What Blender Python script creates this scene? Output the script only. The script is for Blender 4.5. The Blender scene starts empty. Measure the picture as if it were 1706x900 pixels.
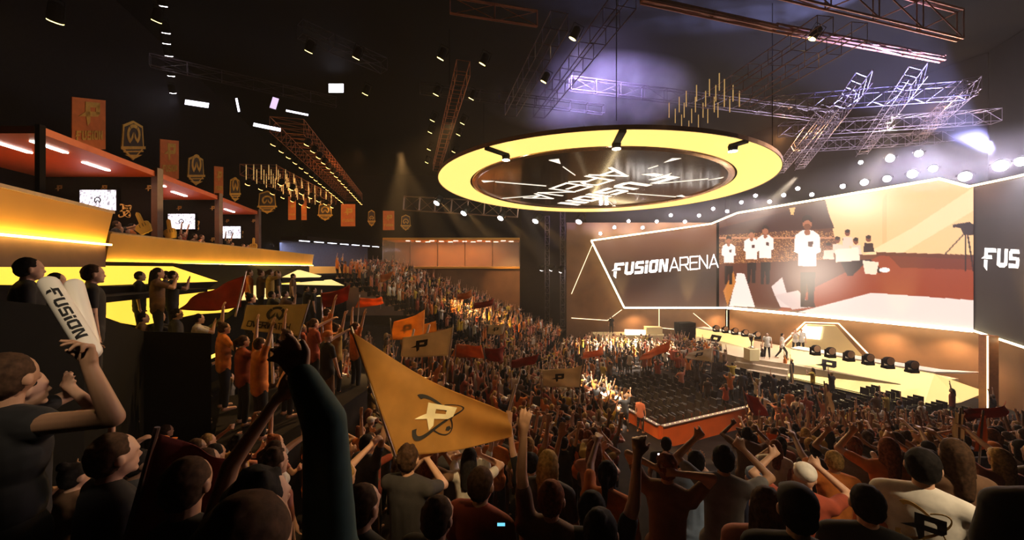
import bpy, bmesh, math, random
import numpy as np
from mathutils import Vector, Matrix, noise
from mathutils.geometry import tessellate_polygon
random.seed(7)
SC = bpy.context.scene
COL = SC.collection
PI = math.pi
F = 626.0; HX = 853.0; HY = 445.0; EYE = 8.2

# ---------------------------------------------------------------- geometry helpers
def P(px, py, d): return Vector(((px-HX)/F*d, d, EYE+(HY-py)/F*d))
def PZ(px, py, z):
    d = (EYE-z)*F/(py-HY); return P(px, py, d)
def PV(px, py, a, b):
    """point where the ray of a pixel meets the vertical plane through ground points a and b"""
    r = (px-HX)/F; dx, dy = b[0]-a[0], b[1]-a[1]
    t = (r*a[1]-a[0])/(dx-r*dy); d = a[1]+t*dy
    return P(px, py, d)
U = Vector((-.36, .933, 0)).normalized(); V = Vector((U.y, -U.x, 0))
def A(v, u, z=0): return V*v+U*u+Vector((0, 0, z))
def vu(p): return p.x*V.x+p.y*V.y, p.x*U.x+p.y*U.y
def lerp(a, b, t): return a+(b-a)*t

# ---------------------------------------------------------------- materials
def mat(name, col, rough=.7, metal=0, emit=None, strength=0, vary=.12, scale=6, bump=0):
    m = bpy.data.materials.new(name); m.use_nodes = True
    nt = m.node_tree; b = nt.nodes['Principled BSDF']
    b.inputs['Roughness'].default_value = rough; b.inputs['Metallic'].default_value = metal
    tc = nt.nodes.new('ShaderNodeTexCoord'); n = nt.nodes.new('ShaderNodeTexNoise')
    n.inputs['Scale'].default_value = scale; n.inputs['Detail'].default_value = 3
    nt.links.new(tc.outputs['Object'], n.inputs['Vector'])
    r = nt.nodes.new('ShaderNodeValToRGB')
    r.color_ramp.elements[0].position = .3; r.color_ramp.elements[1].position = .7
    c = Vector(col[:3])
    r.color_ramp.elements[0].color = (*(c*(1-vary)), 1); r.color_ramp.elements[1].color = (*(c*(1+vary)), 1)
    nt.links.new(n.outputs['Fac'], r.inputs['Fac']); nt.links.new(r.outputs['Color'], b.inputs['Base Color'])
    if bump:
        bp = nt.nodes.new('ShaderNodeBump'); bp.inputs['Strength'].default_value = bump
        nt.links.new(n.outputs['Fac'], bp.inputs['Height']); nt.links.new(bp.outputs['Normal'], b.inputs['Normal'])
    if emit:
        b.inputs['Emission Color'].default_value = (*emit, 1); b.inputs['Emission Strength'].default_value = strength
    return m
def glow(name, col, strength):
    m = bpy.data.materials.new(name); m.use_nodes = True
    nt = m.node_tree; b = nt.nodes['Principled BSDF']
    b.inputs['Base Color'].default_value = (*[min(1, c*.8) for c in col], 1); b.inputs['Roughness'].default_value = .6
    b.inputs['Emission Color'].default_value = (*col, 1); b.inputs['Emission Strength'].default_value = strength
    return m
def vcol_mat(name, attr='Col', emit=0, rough=.85):
    m = bpy.data.materials.new(name); m.use_nodes = True
    nt = m.node_tree; b = nt.nodes['Principled BSDF']; a = nt.nodes.new('ShaderNodeAttribute'); a.attribute_name = attr
    b.inputs['Roughness'].default_value = rough
    if emit:
        b.inputs['Base Color'].default_value = (.02, .02, .02, 1)
        nt.links.new(a.outputs['Color'], b.inputs['Emission Color']); b.inputs['Emission Strength'].default_value = emit
    else: nt.links.new(a.outputs['Color'], b.inputs['Base Color'])
    return m

# ---------------------------------------------------------------- object helpers
def tag(o, label=None, cat=None, group=None, kind=None):
    if label: o['label'] = label
    if cat: o['category'] = cat
    if group: o['group'] = group
    if kind: o['kind'] = kind
    return o
def empty(name, loc=(0, 0, 0), rz=0, label=None, cat=None, group=None):
    o = bpy.data.objects.new(name, None); COL.objects.link(o)
    o.location = loc; o.rotation_euler = (0, 0, rz); o.empty_display_size = .2
    return tag(o, label, cat, group)
def link(name, me, parent=None, loc=None, rz=None):
    o = bpy.data.objects.new(name, me); COL.objects.link(o)
    if parent: o.parent = parent
    if loc is not None: o.location = loc
    if rz is not None: o.rotation_euler = (0, 0, rz)
    return o
class MB:
    """collects faces in world or local space and links them as one mesh object"""
    def __init__(s): s.v = []; s.f = []
    def add(s, vs, fs):
        k = len(s.v); s.v += [tuple(x) for x in vs]; s.f += [tuple(i+k for i in f) for f in fs]; return s
    def box(s, c, size, rz=0, rx=0, ry=0):
        R = Matrix.Rotation(rz, 3, 'Z') @ Matrix.Rotation(rx, 3, 'X') @ Matrix.Rotation(ry, 3, 'Y')
        x, y, z = [k/2 for k in size]; c = Vector(c)
        vs = [c+R@Vector((a*x, b*y, d*z)) for a in (-1, 1) for b in (-1, 1) for d in (-1, 1)]
        return s.add(vs, [(0, 1, 3, 2), (4, 6, 7, 5), (0, 4, 5, 1), (2, 3, 7, 6), (0, 2, 6, 4), (1, 5, 7, 3)])
    def tube(s, pts, r, n=6, cap=True, r2=None):
        pts = [Vector(p) for p in pts]; k = len(pts); rings = []
        for i, p in enumerate(pts):
            t = (pts[min(i+1, k-1)]-pts[max(i-1, 0)]).normalized()
            a = Vector((0, 0, 1)) if abs(t.z) < .9 else Vector((1, 0, 0))
            e = t.cross(a).normalized(); g = t.cross(e)
            rr = (r[i] if isinstance(r, (list, tuple)) else r)
            rings.append([p+(e*math.cos(j*2*PI/n)+g*math.sin(j*2*PI/n))*rr for j in range(n)])
        vs = [x for R in rings for x in R]
        fs = [(i*n+j, i*n+(j+1) % n, (i+1)*n+(j+1) % n, (i+1)*n+j) for i in range(k-1) for j in range(n)]
        if cap: fs += [tuple(range(n))[::-1], tuple((k-1)*n+j for j in range(n))]
        return s.add(vs, fs)
    def prism(s, poly, off):
        """flat polygon (3D points) given thickness along the vector off"""
        n = len(poly); off = Vector(off); vs = [Vector(p) for p in poly]+[Vector(p)+off for p in poly]
        tri = tessellate_polygon([[Vector(p) for p in poly]])
        fs = [tuple(t) for t in tri]+[tuple(i+n for i in t[::-1]) for t in tri]
        fs += [(i, (i+1) % n, n+(i+1) % n, n+i) for i in range(n)]
        return s.add(vs, fs)
    def lathe(s, prof, n=24, c=(0, 0, 0), M=None, loop=False):
        vs = []; c = Vector(c)
        for r, z in prof:
            for j in range(n):
                p = Vector((r*math.cos(j*2*PI/n), r*math.sin(j*2*PI/n), z)); vs.append(c+(M@p if M else p))
        if loop: prof = list(prof)+[prof[0]]; vs += vs[:n]
        k = len(prof)
        fs = [(i*n+j, i*n+(j+1) % n, (i+1)*n+(j+1) % n, (i+1)*n+j) for i in range(k-1) for j in range(n)]
        if prof[0][0] > 1e-6 and not loop: fs.append(tuple(range(n))[::-1])
        if prof[-1][0] > 1e-6 and not loop: fs.append(tuple((k-1)*n+j for j in range(n)))
        return s.add(vs, fs)
    def mesh(s, name, m=None, smooth=False):
        me = bpy.data.meshes.new(name); me.from_pydata(s.v, [], s.f); me.validate()
        if m: me.materials.append(m)
        b = bmesh.new(); b.from_mesh(me); bmesh.ops.remove_doubles(b, verts=b.verts, dist=1e-5)
        bmesh.ops.recalc_face_normals(b, faces=b.faces); b.to_mesh(me); b.free()
        if smooth:
            for p in me.polygons: p.use_smooth = True
        return me
    def build(s, name, m, parent=None, smooth=False, origin=None, bevel=0):
        if origin is not None:
            o_ = Vector(origin); s.v = [tuple(Vector(x)-o_) for x in s.v]
        o = link(name, s.mesh(name, m, smooth), parent, origin)
        if bevel:
            b = o.modifiers.new('bevel', 'BEVEL'); b.width = bevel; b.segments = 2; b.limit_method = 'ANGLE'
        return o
def copy_tree(o, parent=None):
    c = o.copy(); COL.objects.link(c)
    if parent: c.parent = parent
    for ch in o.children: copy_tree(ch, c)
    return c
def struct(o): o['kind'] = 'structure'; return o

# ---------------------------------------------------------------- glyphs as strokes on a unit-height grid
FAT = {  # blocky cut capitals: list of polygons (x, y), width about .8
 'F': ([[(.0,0),(.26,-.22),(.26,.36),(.0,.36)],[(-.22,.42),(.62,.42),(.56,.62),(.1,.62)],[(.0,.58),(.26,.58),(.26,.78),(.0,.78)],[(.0,.78),(.92,.78),(.86,1),(.0,1)]], 1.0),
 'U': ([[(0,.12),(.24,0),(.24,1),(0,1)],[(.2,0),(.62,0),(.56,.24),(.2,.24)],[(.56,0),(.8,.14),(.8,1),(.56,1)]], .92),
 'S': ([[(0,0),(.74,0),(.8,.2),(0,.24)],[(.56,.1),(.8,.16),(.8,.5),(.56,.56)],[(0,.42),(.56,.42),(.8,.56),(.1,.62)],[(0,.5),(.24,.5),(.24,.95),(0,.88)],[(.0,.78),(.8,.78),(.74,1),(.1,1)]], .92),
 'I': ([[(0,0),(.26,0),(.26,.68),(0,.68)],[(0,.76),(.26,.76),(.26,1),(0,1)]], .38),
 'O': ([[(0,.1),(.24,.0),(.24,1),(0,.9)],[(.14,0),(.7,0),(.64,.22),(.14,.22)],[(.56,.05),(.8,.12),(.8,1),(.56,1)],[(.1,.78),(.8,.78),(.8,1),(.14,1)]], .92),
 'N': ([[(0,0),(.24,0),(.24,1),(0,1)],[(.14,1),(.3,1),(.72,.0),(.52,.0)],[(.56,0),(.8,0),(.8,1),(.56,1)]], .92)}
def sk(pts, w, closed=False):
    """polyline to quads of width w"""
    out = []; n = len(pts)
    for i in range(n if closed else n-1):
        a = Vector((*pts[i], 0)); b = Vector((*pts[(i+1) % n], 0)); t = (b-a).normalized(); q = Vector((-t.y, t.x, 0))*w/2
        a = a-t*w*.45; b = b+t*w*.45
        out.append([tuple((a+q)[:2]), tuple((b+q)[:2]), tuple((b-q)[:2]), tuple((a-q)[:2])])
    return out
THIN = {'A': ([[(0,0),(.42,1),(.84,0)],[(.2,.28),(.66,.28)]], 1.0), 'R': ([[(0,0),(0,1),(.7,1),(.78,.86),(.78,.56),(.7,.42),(.1,.42)],[(.45,.42),(.8,0)]], .98),
 'E': ([[(.75,0),(0,0),(0,1),(.75,1)],[(0,.52),(.66,.52)]], .92), 'N': ([[(0,0),(0,1),(.75,0),(.75,1)]], .96),
 'O': ([[(0,.1),(0,.9),(.1,1),(.7,1),(.8,.9),(.8,.1),(.7,0),(.1,0),(0,.1)]], 1.0), 'V': ([[(0,1),(.4,0),(.8,1)]], .95),
 'W': ([[(0,1),(.25,0),(.5,.8),(.75,0),(1,1)]], 1.15), 'T': ([[(0,1),(.8,1)],[(.4,1),(.4,0)]], .95), 'C': ([[(.75,1),(.1,1),(0,.9),(0,.1),(.1,0),(.75,0)]], .92),
 'H': ([[(0,0),(0,1)],[(.75,0),(.75,1)],[(0,.5),(.75,.5)]], .95), 'M': ([[(0,0),(0,1),(.42,.3),(.84,1),(.84,0)]], 1.02),
 'F': ([[(0,0),(0,1),(.7,1)],[(0,.52),(.6,.52)]], .88), 'U': ([[(0,1),(0,.1),(.1,0),(.65,0),(.75,.1),(.75,1)]], .95),
 'S': ([[(0,0),(.72,0),(.72,.5),(0,.5),(0,1),(.72,1)]], .92), 'I': ([[(0,0),(0,1)]], .28)}
def word(txt, fat=True, w=.1):
    polys = []; x = 0
    for c in txt:
        if fat: ps, adv = FAT[c]; polys += [[(a+x, b) for a, b in p] for p in ps]
        else:
            ls, adv = THIN[c]
            for l in ls: polys += [[(a+x, b) for a, b in q] for q in sk(l, w)]
        x += adv
    return polys, x
# team P with the spike at its left and a tail
PMARK = [[(-.28,.34),(.4,.36),(.4,.58),(.14,.56)],[(.12,.52),(.12,1),(.4,1),(.4,.1),(.24,-.06)],[(.3,.77),(1,.77),(1,1),(.3,1)],[(.74,.42),(1,.5),(1,.9),(.74,.9)],[(.3,.36),(.86,.36),(1,.5),(.95,.58),(.3,.58)]]
def arc(cx, cy, rx, ry, rot, a0, a1, w0, w1, n=26):
    """crescent stroke as quads"""
    out = []; c, s = math.cos(rot), math.sin(rot)
    def pt(a, k):
        x, y = (rx+k)*math.cos(a), (ry+k)*math.sin(a); return (cx+x*c-y*s, cy+x*s+y*c)
    for i in range(n):
        t0, t1 = i/n, (i+1)/n; A0, A1 = a0+(a1-a0)*t0, a0+(a1-a0)*t1
        q0 = lerp(w0, w1, t0)/2 if w0 != w1 else w0/2; q1 = lerp(w0, w1, t1)/2 if w0 != w1 else w0/2
        out.append([pt(A0, -q0), pt(A1, -q1), pt(A1, q1), pt(A0, q0)])
    return out
ORBIT = arc(.45,.45,.95,.42,-.9,1.15,3.3,.04,.2)+arc(.45,.45,.95,.36,.75,2.6,5.9,.17,.05)+arc(.45,.45,.9,.38,-.9,-1.2,1.15,.05,.05)+arc(.45,.45,.95,.36,.75,-.4,1.0,.05,.05)+[[(.86,-.12),(.98,-.16),(1.06,-.06),(.98,.06),(.88,.02)]]
RING = arc(.5,.5,.44,.44,0,.95,2.2,.03,.03,10)+arc(.5,.5,.42,.42,0,2.45,5.2,.17,.17,24)+arc(.5,.5,.42,.42,0,-2.05+.0,.7,.17,.17,24)
RING = arc(.5,.5,.42,.42,0,2.3,4.15,.17,.17,18)+arc(.5,.5,.42,.42,0,-1.0,.85,.17,.17,18)+arc(.5,.5,.42,.42,0,.95,2.2,.17,.17,12)+[[(.33,.17),(.46,.36),(.46,.62)],[(.67,.17),(.54,.62),(.54,.36)],[(.33,.17),(.25,.26),(.46,.62)],[(.67,.17),(.75,.26),(.54,.62)]]
def flat(mb, polys, o, ex, ey, thick=None, fn=None, fine=0):
    """lay 2D polygons on a plane (origin o, axes ex, ey) or through fn(x, y) -> point"""
    for p in polys:
        if fn:
            pts = [Vector((*q, 0)) for q in p]
            tri = tessellate_polygon([pts])
            for t in tri:
                def sub(a, b, c, k):
                    if k == 0: mb.add([fn(*a[:2]), fn(*b[:2]), fn(*c[:2])], [(0, 1, 2)]); return
                    ab, bc, ca = (a+b)/2, (b+c)/2, (c+a)/2
                    for x in ((a, ab, ca), (ab, b, bc), (ca, bc, c), (ab, bc, ca)): sub(*x, k-1)
                sub(pts[t[0]], pts[t[1]], pts[t[2]], fine)
        else:
            q = [Vector(o)+Vector(ex)*a+Vector(ey)*b for a, b in p]
            if thick is not None: mb.prism(q, thick)
            else: mb.add(q, [tuple(t) for t in tessellate_polygon([q])])
    return mb
# ---------------------------------------------------------------- people
SKINS = [mat('skin_'+n, c, .55, vary=.05, scale=9) for n, c in (('fair', (.62, .36, .24)), ('tan', (.45, .24, .14)), ('brown', (.2, .1, .06)))]
CLOTH = {n: mat('cloth_'+n.replace(' ', '_'), c, .85, vary=.15, scale=14, bump=.2) for n, c in (
 ('black', (.012, .011, .012)), ('charcoal', (.05, .045, .045)), ('orange', (.62, .18, .03)), ('rust red', (.3, .05, .02)), ('white', (.72, .68, .62)),
 ('brown', (.14, .07, .035)), ('navy', (.025, .03, .07)), ('yellow', (.4, .25, .05)), ('grey', (.2, .19, .19)), ('pale blue', (.22, .3, .45)), ('dark teal', (.02, .06, .055)), ('salmon', (.42, .15, .1)))}
HAIRS = {n: mat('hair_'+n, c, .85, vary=.45, scale=45, bump=.9) for n, c in (('black', (.012, .009, .008)), ('brown', (.06, .03, .015)), ('blond', (.42, .25, .08)), ('auburn', (.2, .06, .02)))}
CAPM = {n: CLOTH[n] for n in ('white', 'black', 'orange', 'pale blue', 'yellow')}

def blob(parts, voxel, smooth=4, ratio=1.0, name='b'):
    """parts: capsules (a, b, ra, rb) and ellipsoids (c, (rx, ry, rz)) fused into one closed surface"""
    bm = bmesh.new()
    for p in parts:
        if len(p) == 4:
            a, b, ra, rb = Vector(p[0]), Vector(p[1]), p[2], p[3]
            t = b-a; L = max(t.length, 1e-4); t.normalize()
            q = Vector((0, 0, 1)).rotation_difference(t).to_matrix()
            n = 12; rings = []
            prof = [(-ra*math.cos(k), ra*math.sin(k)) for k in (0.01, .5, 1.0)]+[(0, ra)]+[(L, rb)]+[(L+rb*math.cos(k), rb*math.sin(k)) for k in (1.0, .5, 0.01)]
            for z, r in prof: rings.append([bm.verts.new(a+q@Vector((r*math.cos(j*2*PI/n), r*math.sin(j*2*PI/n), z))) for j in range(n)])
            for i in range(len(rings)-1):
                for j in range(n): bm.faces.new((rings[i][j], rings[i][(j+1) % n], rings[i+1][(j+1) % n], rings[i+1][j]))
            bm.faces.new(rings[0][::-1]); bm.faces.new(rings[-1])
        else:
            M = Matrix.Translation(Vector(p[0]))
            if len(p) == 3: M = M @ p[2].to_4x4()
            M = M @ Matrix.Diagonal((*p[1], 1))
            bmesh.ops.create_uvsphere(bm, u_segments=16, v_segments=10, radius=1, matrix=M)
    me = bpy.data.meshes.new(name); bm.to_mesh(me); bm.free()
    o = bpy.data.objects.new('tmp', me); COL.objects.link(o)
    m = o.modifiers.new('r', 'REMESH'); m.mode = 'VOXEL'; m.voxel_size = voxel
    if smooth:
        s = o.modifiers.new('s', 'SMOOTH'); s.iterations = smooth; s.factor = .5
    if ratio < 1:
        d = o.modifiers.new('d', 'DECIMATE'); d.ratio = ratio
    dg = bpy.context.evaluated_depsgraph_get(); out = bpy.data.meshes.new_from_object(o.evaluated_get(dg))
    bpy.data.objects.remove(o); bpy.data.meshes.remove(me)
    out.name = name
    for p in out.polygons: p.use_smooth = True
    return out

def hand_parts(w, d, palm_n, side, curl=.5, scale=1.0):
    """palm, four unequal bent fingers and a thumb; w wrist, d direction along the hand, palm_n palm normal, side +1/-1"""
    d = d.normalized(); s = d.cross(palm_n).normalized()*side; nrm = palm_n.normalized(); k = scale
    out = [(w, w+d*.05*k, .027*k, .03*k)]
    for i, (o, L) in enumerate(((-.03, .07), (-.01, .08), (.011, .075), (.03, .058))):
        b = w+d*.088*k+s*o*k; out.append((w+d*.03*k+s*o*.6*k, b, .017*k, .0125*k))
        a = curl*(.5+.15*i); p1 = b+(d*math.cos(a)+nrm*math.sin(a))*L*.5*k+s*o*.25*k
        p2 = p1+(d*math.cos(a*2)+nrm*math.sin(a*2))*L*.5*k
        out += [(b, p1, .0105*k, .0098*k), (p1, p2, .0098*k, .008*k)]
    t0 = w+d*.025*k-s*.02*k; t1 = w+d*.06*k-s*.052*k+nrm*.012*k; t2 = t1+(d*.7-s*.25+nrm*curl*.6).normalized()*.034*k
    out += [(t0, t1, .016*k, .0125*k), (t1, t2, .012*k, .009*k)]
    return out

def limb(sh, target, l1, l2, bend):
    """two bone limb; returns elbow, end"""
    sh, target, bend = Vector(sh), Vector(target), Vector(bend)
    t = target-sh; L = min(t.length, (l1+l2)*.995); t.normalize(); end = sh+t*L
    a = (l1*l1-l2*l2+L*L)/(2*L); h = math.sqrt(max(l1*l1-a*a, 0))
    b = bend-t*bend.dot(t); b = b.normalized() if b.length > 1e-4 else Vector((1, 0, 0))
    return sh+t*a+b*h, end

for m_ in HAIRS.values(): m_.node_tree.nodes['Principled BSDF'].inputs['Specular IOR Level'].default_value = .2
# poses: hand targets relative to (0,0,0) at the feet of a 1.75 m person facing +Y
POSES = {
 'both arms thrown up': dict(l=((-.34, .08, 2.05), (-1, 0, 0)), r=((.34, .1, 2.08), (1, 0, 0)), c=.25),
 'right fist raised': dict(l=((-.2, .2, 1.05), (-1, -.3, 0)), r=((.27, .12, 2.1), (1, 0, 0)), c=1.5),
 'clapping hands': dict(l=((-.03, .3, 1.5), (-1, -.2, -1)), r=((.03, .3, 1.5), (1, -.2, -1)), c=.2),
 'arms at the sides': dict(l=((-.27, .05, .84), (-1, -.5, 0)), r=((.27, .05, .84), (1, -.5, 0)), c=.5),
 'hands behind the head': dict(l=((-.1, -.06, 1.66), (-1, .2, .6)), r=((.1, -.06, 1.66), (1, .2, .6)), c=.5),
 'left arm pointing ahead': dict(l=((-.2, .62, 1.72), (-1, 0, 0)), r=((.25, .12, .9), (1, -.4, 0)), c=.4),
 'left arm held high': dict(l=((-.22, .05, 2.12), (-1, 0, 0)), r=((.2, .25, 1.2), (1, -.4, 0)), c=.5),
 'hands held to the mouth': dict(l=((-.07, .2, 1.6), (-1, 0, -.6)), r=((.07, .2, 1.6), (1, 0, -.6)), c=.6),
 'both fists in front': dict(l=((-.2, .32, 1.66), (-1, 0, -.4)), r=((.2, .32, 1.62), (1, 0, -.4)), c=1.5),
 'sitting with hands on knees': dict(l=((-.16, .4, .62), (-1, -.3, 0)), r=((.16, .4, .62), (1, -.3, 0)), c=.6, sit=1),
 'sitting with folded arms': dict(l=((.1, .22, .86), (-1, 0, -.5)), r=((-.1, .24, .9), (1, 0, -.5)), c=.8, sit=1),
 'walking with swinging arms': dict(l=((-.28, .24, .92), (-1, -.6, 0)), r=((.28, -.18, .9), (1, -.6, 0)), c=.6, walk=1),
}
def figure(pose, voxel, lod, fat=1.0, fem=0):
    """returns meshes body, shirt, trousers for a pose; lod 2 fingers, 1 mitten"""
    q = POSES[pose] if isinstance(pose, str) else pose
    dz = -.42 if q.get('sit') else 0; lean = q.get('lean', 0)
    def T(x, y, z): return Vector((x, y+(z-.95)*lean, z+dz))
    shw = .185*(1-.08*fem); f = fat
    pel, ab, ch, nk = T(0, 0, .95), T(0, .01, 1.14), T(0, .0, 1.34), T(0, -.01, 1.49)
    tilt = q.get('tilt', 0)
    hd = T(0, .02, 1.635)+Vector((0, tilt*.05, 0))
    body = []; shirt = []; trou = []
    body += [(nk, hd, .052*f, .05), (hd+Vector((0, .0, .022)), (.076, .092, .1)), (hd+Vector((0, .022, -.04)), (.056, .068, .07)),
             (hd+Vector((0, .086, .008)), hd+Vector((0, .099, -.02)), .008, .012), (hd+Vector((0, .078, .028)), (.05, .02, .014)),
             (hd+Vector((0, .082, -.052)), (.026, .016, .008)), (hd+Vector((0, .07, -.085)), (.026, .024, .02)),
             (hd+Vector((-.078, .0, .0)), (.012, .022, .032)), (hd+Vector((.078, .0, .0)), (.012, .022, .032))]
    tors = [((pel+Vector((0, 0, .02))), (.155*f, .11*f, .1)), (ab, (.14*f, .1*f, .14)), (ch, (.165*f, .115*f, .16)), (ch+Vector((0, -.01, .1)), (.17, .09, .06)),
            (nk+Vector((0, 0, -.01)), T(-shw, 0, 1.43), .06, .058), (nk+Vector((0, 0, -.01)), T(shw, 0, 1.43), .06, .058)]
    body += tors
    shirt += [(p[0], tuple(k+.014 for k in p[1])) if len(p) == 2 else (p[0], p[1], p[2]+.012, p[3]+.014) for p in tors]
    shirt += [(T(-.075, 0, .93), T(.075, 0, .93), .125*f, .125*f), (T(-.07, 0, .84), T(.07, 0, .84), .12*f, .12*f)]
    shirt += [(T(-.03, 0, .92), T(-.03, 0, 1.3), .125*f, .13*f), (T(.03, 0, .92), T(.03, 0, 1.3), .125*f, .13*f)]
    if fem: shirt += [(ch+Vector((-.07, .09, .0)), (.06, .05, .06)), (ch+Vector((.07, .09, .0)), (.06, .05, .06))]
    ends = {}
    for sd, key in ((-1, 'l'), (1, 'r')):
        tgt, bend = q[key]; sh = T(sd*shw, 0, 1.43); tgt = Vector(tgt)
        if tgt.z > 1.7: sh = sh+Vector((-sd*.015, 0, .035))
        if not q.get('sit'): pass
        el, wr = limb(sh, tgt, .29, .26, bend); ends[key] = wr
        body += [(sh, el, .05*f, .04*f), (el, wr, .039*f, .026)]
        sl = q.get('sleeve', .62)
        if sl <= 1: shirt += [(sh, lerp(sh, el, sl), .064*f, .058*f)]
        else: shirt += [(sh, el, .066*f, .054*f), (el, lerp(el, wr, .93), .052*f, .038)]
        d = (wr-el).normalized()
        pn = Vector(q.get('pn', (0, 1, 0))); pn = pn-d*pn.dot(d)
        if pn.length < .1: pn = Vector((0, 0, -1)); pn = pn-d*pn.dot(d)
        if lod == 2: body += hand_parts(wr, d, pn, sd, q['c'])
        else: body += [(wr+d*.06, (.035, .035, .06), Vector((0, 0, 1)).rotation_difference(d).to_matrix()), (wr+d*.03-d.cross(pn).normalized()*sd*.03, wr+d*.07-d.cross(pn).normalized()*sd*.05, .014, .011)]
    for sd in (-1, 1):
        hp = T(sd*.09, 0, .9)
        if q.get('sit'): kn = Vector((sd*.12, .46, .5)); an = Vector((sd*.12, .46, .09))
        elif q.get('walk'): kn = Vector((sd*.1, .16*sd+.08, .5)); an = Vector((sd*.1, .3*sd-.06, .1))
        else: kn = Vector((sd*.12, .03, .5)); an = Vector((sd*.14, 0, .09))
        body += [(hp, kn, .08*f, .055*f), (kn, an, .054*f, .038)]
        trou += [(hp, kn, .1*f, .07*f), (kn, lerp(kn, an, .95), .07*f, .055)]
        body += [(an+Vector((0, -.03, -.045)), an+Vector((sd*.01, .16, -.055)), .042, .033)]
    trou += [(pel+Vector((0, 0, -.02)), (.16*f, .12*f, .1))]
    return body, shirt, trou, hd, ends

def hair_parts(hd, style):
    b = [(hd+Vector((0, -.02, .036)), (.086, .097, .099)), (hd+Vector((0, -.035, -.01)), (.08, .078, .07))]
    if style == 'long': b += [(hd+Vector((0, -.07, .02)), hd+Vector((0, -.11, -.24)), .075, .06), (hd+Vector((-.055, -.03, 0)), hd+Vector((-.075, -.06, -.2)), .04, .03), (hd+Vector((.055, -.03, 0)), hd+Vector((.075, -.06, -.2)), .04, .03)]
    if style == 'pony': b += [(hd+Vector((0, -.09, .06)), hd+Vector((0, -.15, .03)), .03, .035), (hd+Vector((0, -.15, .03)), hd+Vector((0, -.14, -.18)), .035, .015)]
    if style == 'curly':
        r = random.Random(3)
        for i in range(26):
            a, e = r.uniform(0, 2*PI), r.uniform(-.2, 1.4)
            d = Vector((math.cos(a)*math.cos(e), math.sin(a)*math.cos(e), math.sin(e)))
            if d.y > .6 and d.z < .5: continue
            b.append((hd+Vector((0, -.02, .04))+Vector((d.x*.078, d.y*.088, d.z*.088)), (.026, .026, .026)))
    if style == 'bun': b += [(hd+Vector((0, -.08, .13)), (.045, .045, .04))]
    return b
def cap_parts(hd):
    return [(hd+Vector((0, -.01, .055)), (.09, .103, .085)), (hd+Vector((0, .1, .05)), (.07, .085, .012))]
HEADC = Vector((0, .02, 1.635))
# ---------------------------------------------------------------- shared materials
M_CONC = mat('concrete', (.018, .015, .015), .85, vary=.2, scale=3, bump=.2)
M_DARK = mat('dark_panel', (.009, .007, .008), .75, vary=.2)
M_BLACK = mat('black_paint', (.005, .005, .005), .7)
M_STEEL = mat('truss_steel', (.16, .13, .13), .45, .6)
M_RAIL = mat('rail_metal', (.3, .24, .2), .35, .8)
M_BROWN = mat('brown_wall', (.19, .095, .045), .6, vary=.15, scale=.8)
M_CREAM = mat('cream_panel', (.8, .66, .36), .45, vary=.04, scale=1)
M_ORANGE = mat('orange_panel', (.6, .13, .02), .6, vary=.1, scale=1.5)
M_RUST = mat('rust_ceiling', (.65, .12, .03), .45, vary=.06)
M_AMBER = mat('amber_fascia', (.75, .4, .08), .4, vary=.08, scale=1.2)
M_LED = glow('led_strip', (1, .78, .42), 9)
M_LEDW = glow('led_line', (1, .8, .5), 2.2)
M_MARK = mat('black_print', (.012, .01, .01), .7)
M_MARKW = mat('white_print', (.75, .7, .6), .7)
M_GOLD = mat('gold_print', (.5, .3, .08), .6)

for m_ in (M_CONC, M_DARK, M_BLACK): m_.node_tree.nodes['Principled BSDF'].inputs['Specular IOR Level'].default_value = .08
# ---------------------------------------------------------------- floor and stands
fl = MB(); fl.add([A(-14, -6), A(52, -6), A(52, 60), A(-30, 60)], [(0, 1, 2, 3)]); struct(fl.build('floor', M_CONC))
Y0 = 15.4
def hN(y): return 0 if y > Y0 else .3315*(int((Y0-y)/.85)+1)
def hL(v): return 0 if v > 12.4 else .22+.187*(int((12.4-v)/.85)+1)
L2P = Vector((2.2, 28.8, 0)); L2D = Vector((.316, .949, 0)).normalized(); L2N = Vector((-L2D.y, L2D.x, 0))
def d2(p): return (p-L2P).dot(L2N)
def hF(p): return 0 if d2(p) < 0 else .22+.35*(int(d2(p)/.85)+1)
def ground(p):
    v, u = vu(p); h = max(hN(p.y), hL(v))
    if u > 20: h = max(h, hF(p))
    if onwalk(p): h = max(h, 5.08)
    return h
WALK = [P(352, 445, 6.3), P(452, 445, 6.2), P(612, 445, 9.6), P(612, 445, 11.2), P(370, 445, 9.0)]
def onwalk(p):
    return all((b_.x-a_.x)*(p.y-a_.y)-(b_.y-a_.y)*(p.x-a_.x) > 0 for a_, b_ in zip(WALK, WALK[1:]+WALK[:1]))
def stairs(name, org, along, back, n, h0, dh, l0, l1):
    mb = MB()
    for k in range(n):
        a = org+back*(.85*k); b = org+back*(.85*(k+1)); z = h0+dh*(k+1); zp = 0 if k == 0 else h0+dh*k
        q = [a+along*l0, a+along*l1, b+along*l1, b+along*l0]; Z = Vector((0, 0, 1))
        mb.add([q[0]+Z*zp, q[1]+Z*zp, q[1]+Z*z, q[0]+Z*z, q[2]+Z*z, q[3]+Z*z], [(0, 1, 2, 3), (3, 2, 4, 5)])
    return struct(mb.build(name, M_CONC))
stairs('floor_terrace_near', Vector((0, Y0, 0)), Vector((1, 0, 0)), Vector((0, -1, 0)), 19, 0, .3315, -14, 34)
stairs('floor_terrace_left', A(12.4, 0), U, -V, 22, .22, .187, -4, 36)
stairs('floor_terrace_far', L2P, L2D, L2N, 20, .22, .35, -3, 16)

b = MB(); b.prism([Vector((p.x, p.y, 0)) for p in WALK], (0, 0, 5.08)); struct(b.build('floor_walkway', M_CONC))
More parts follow.
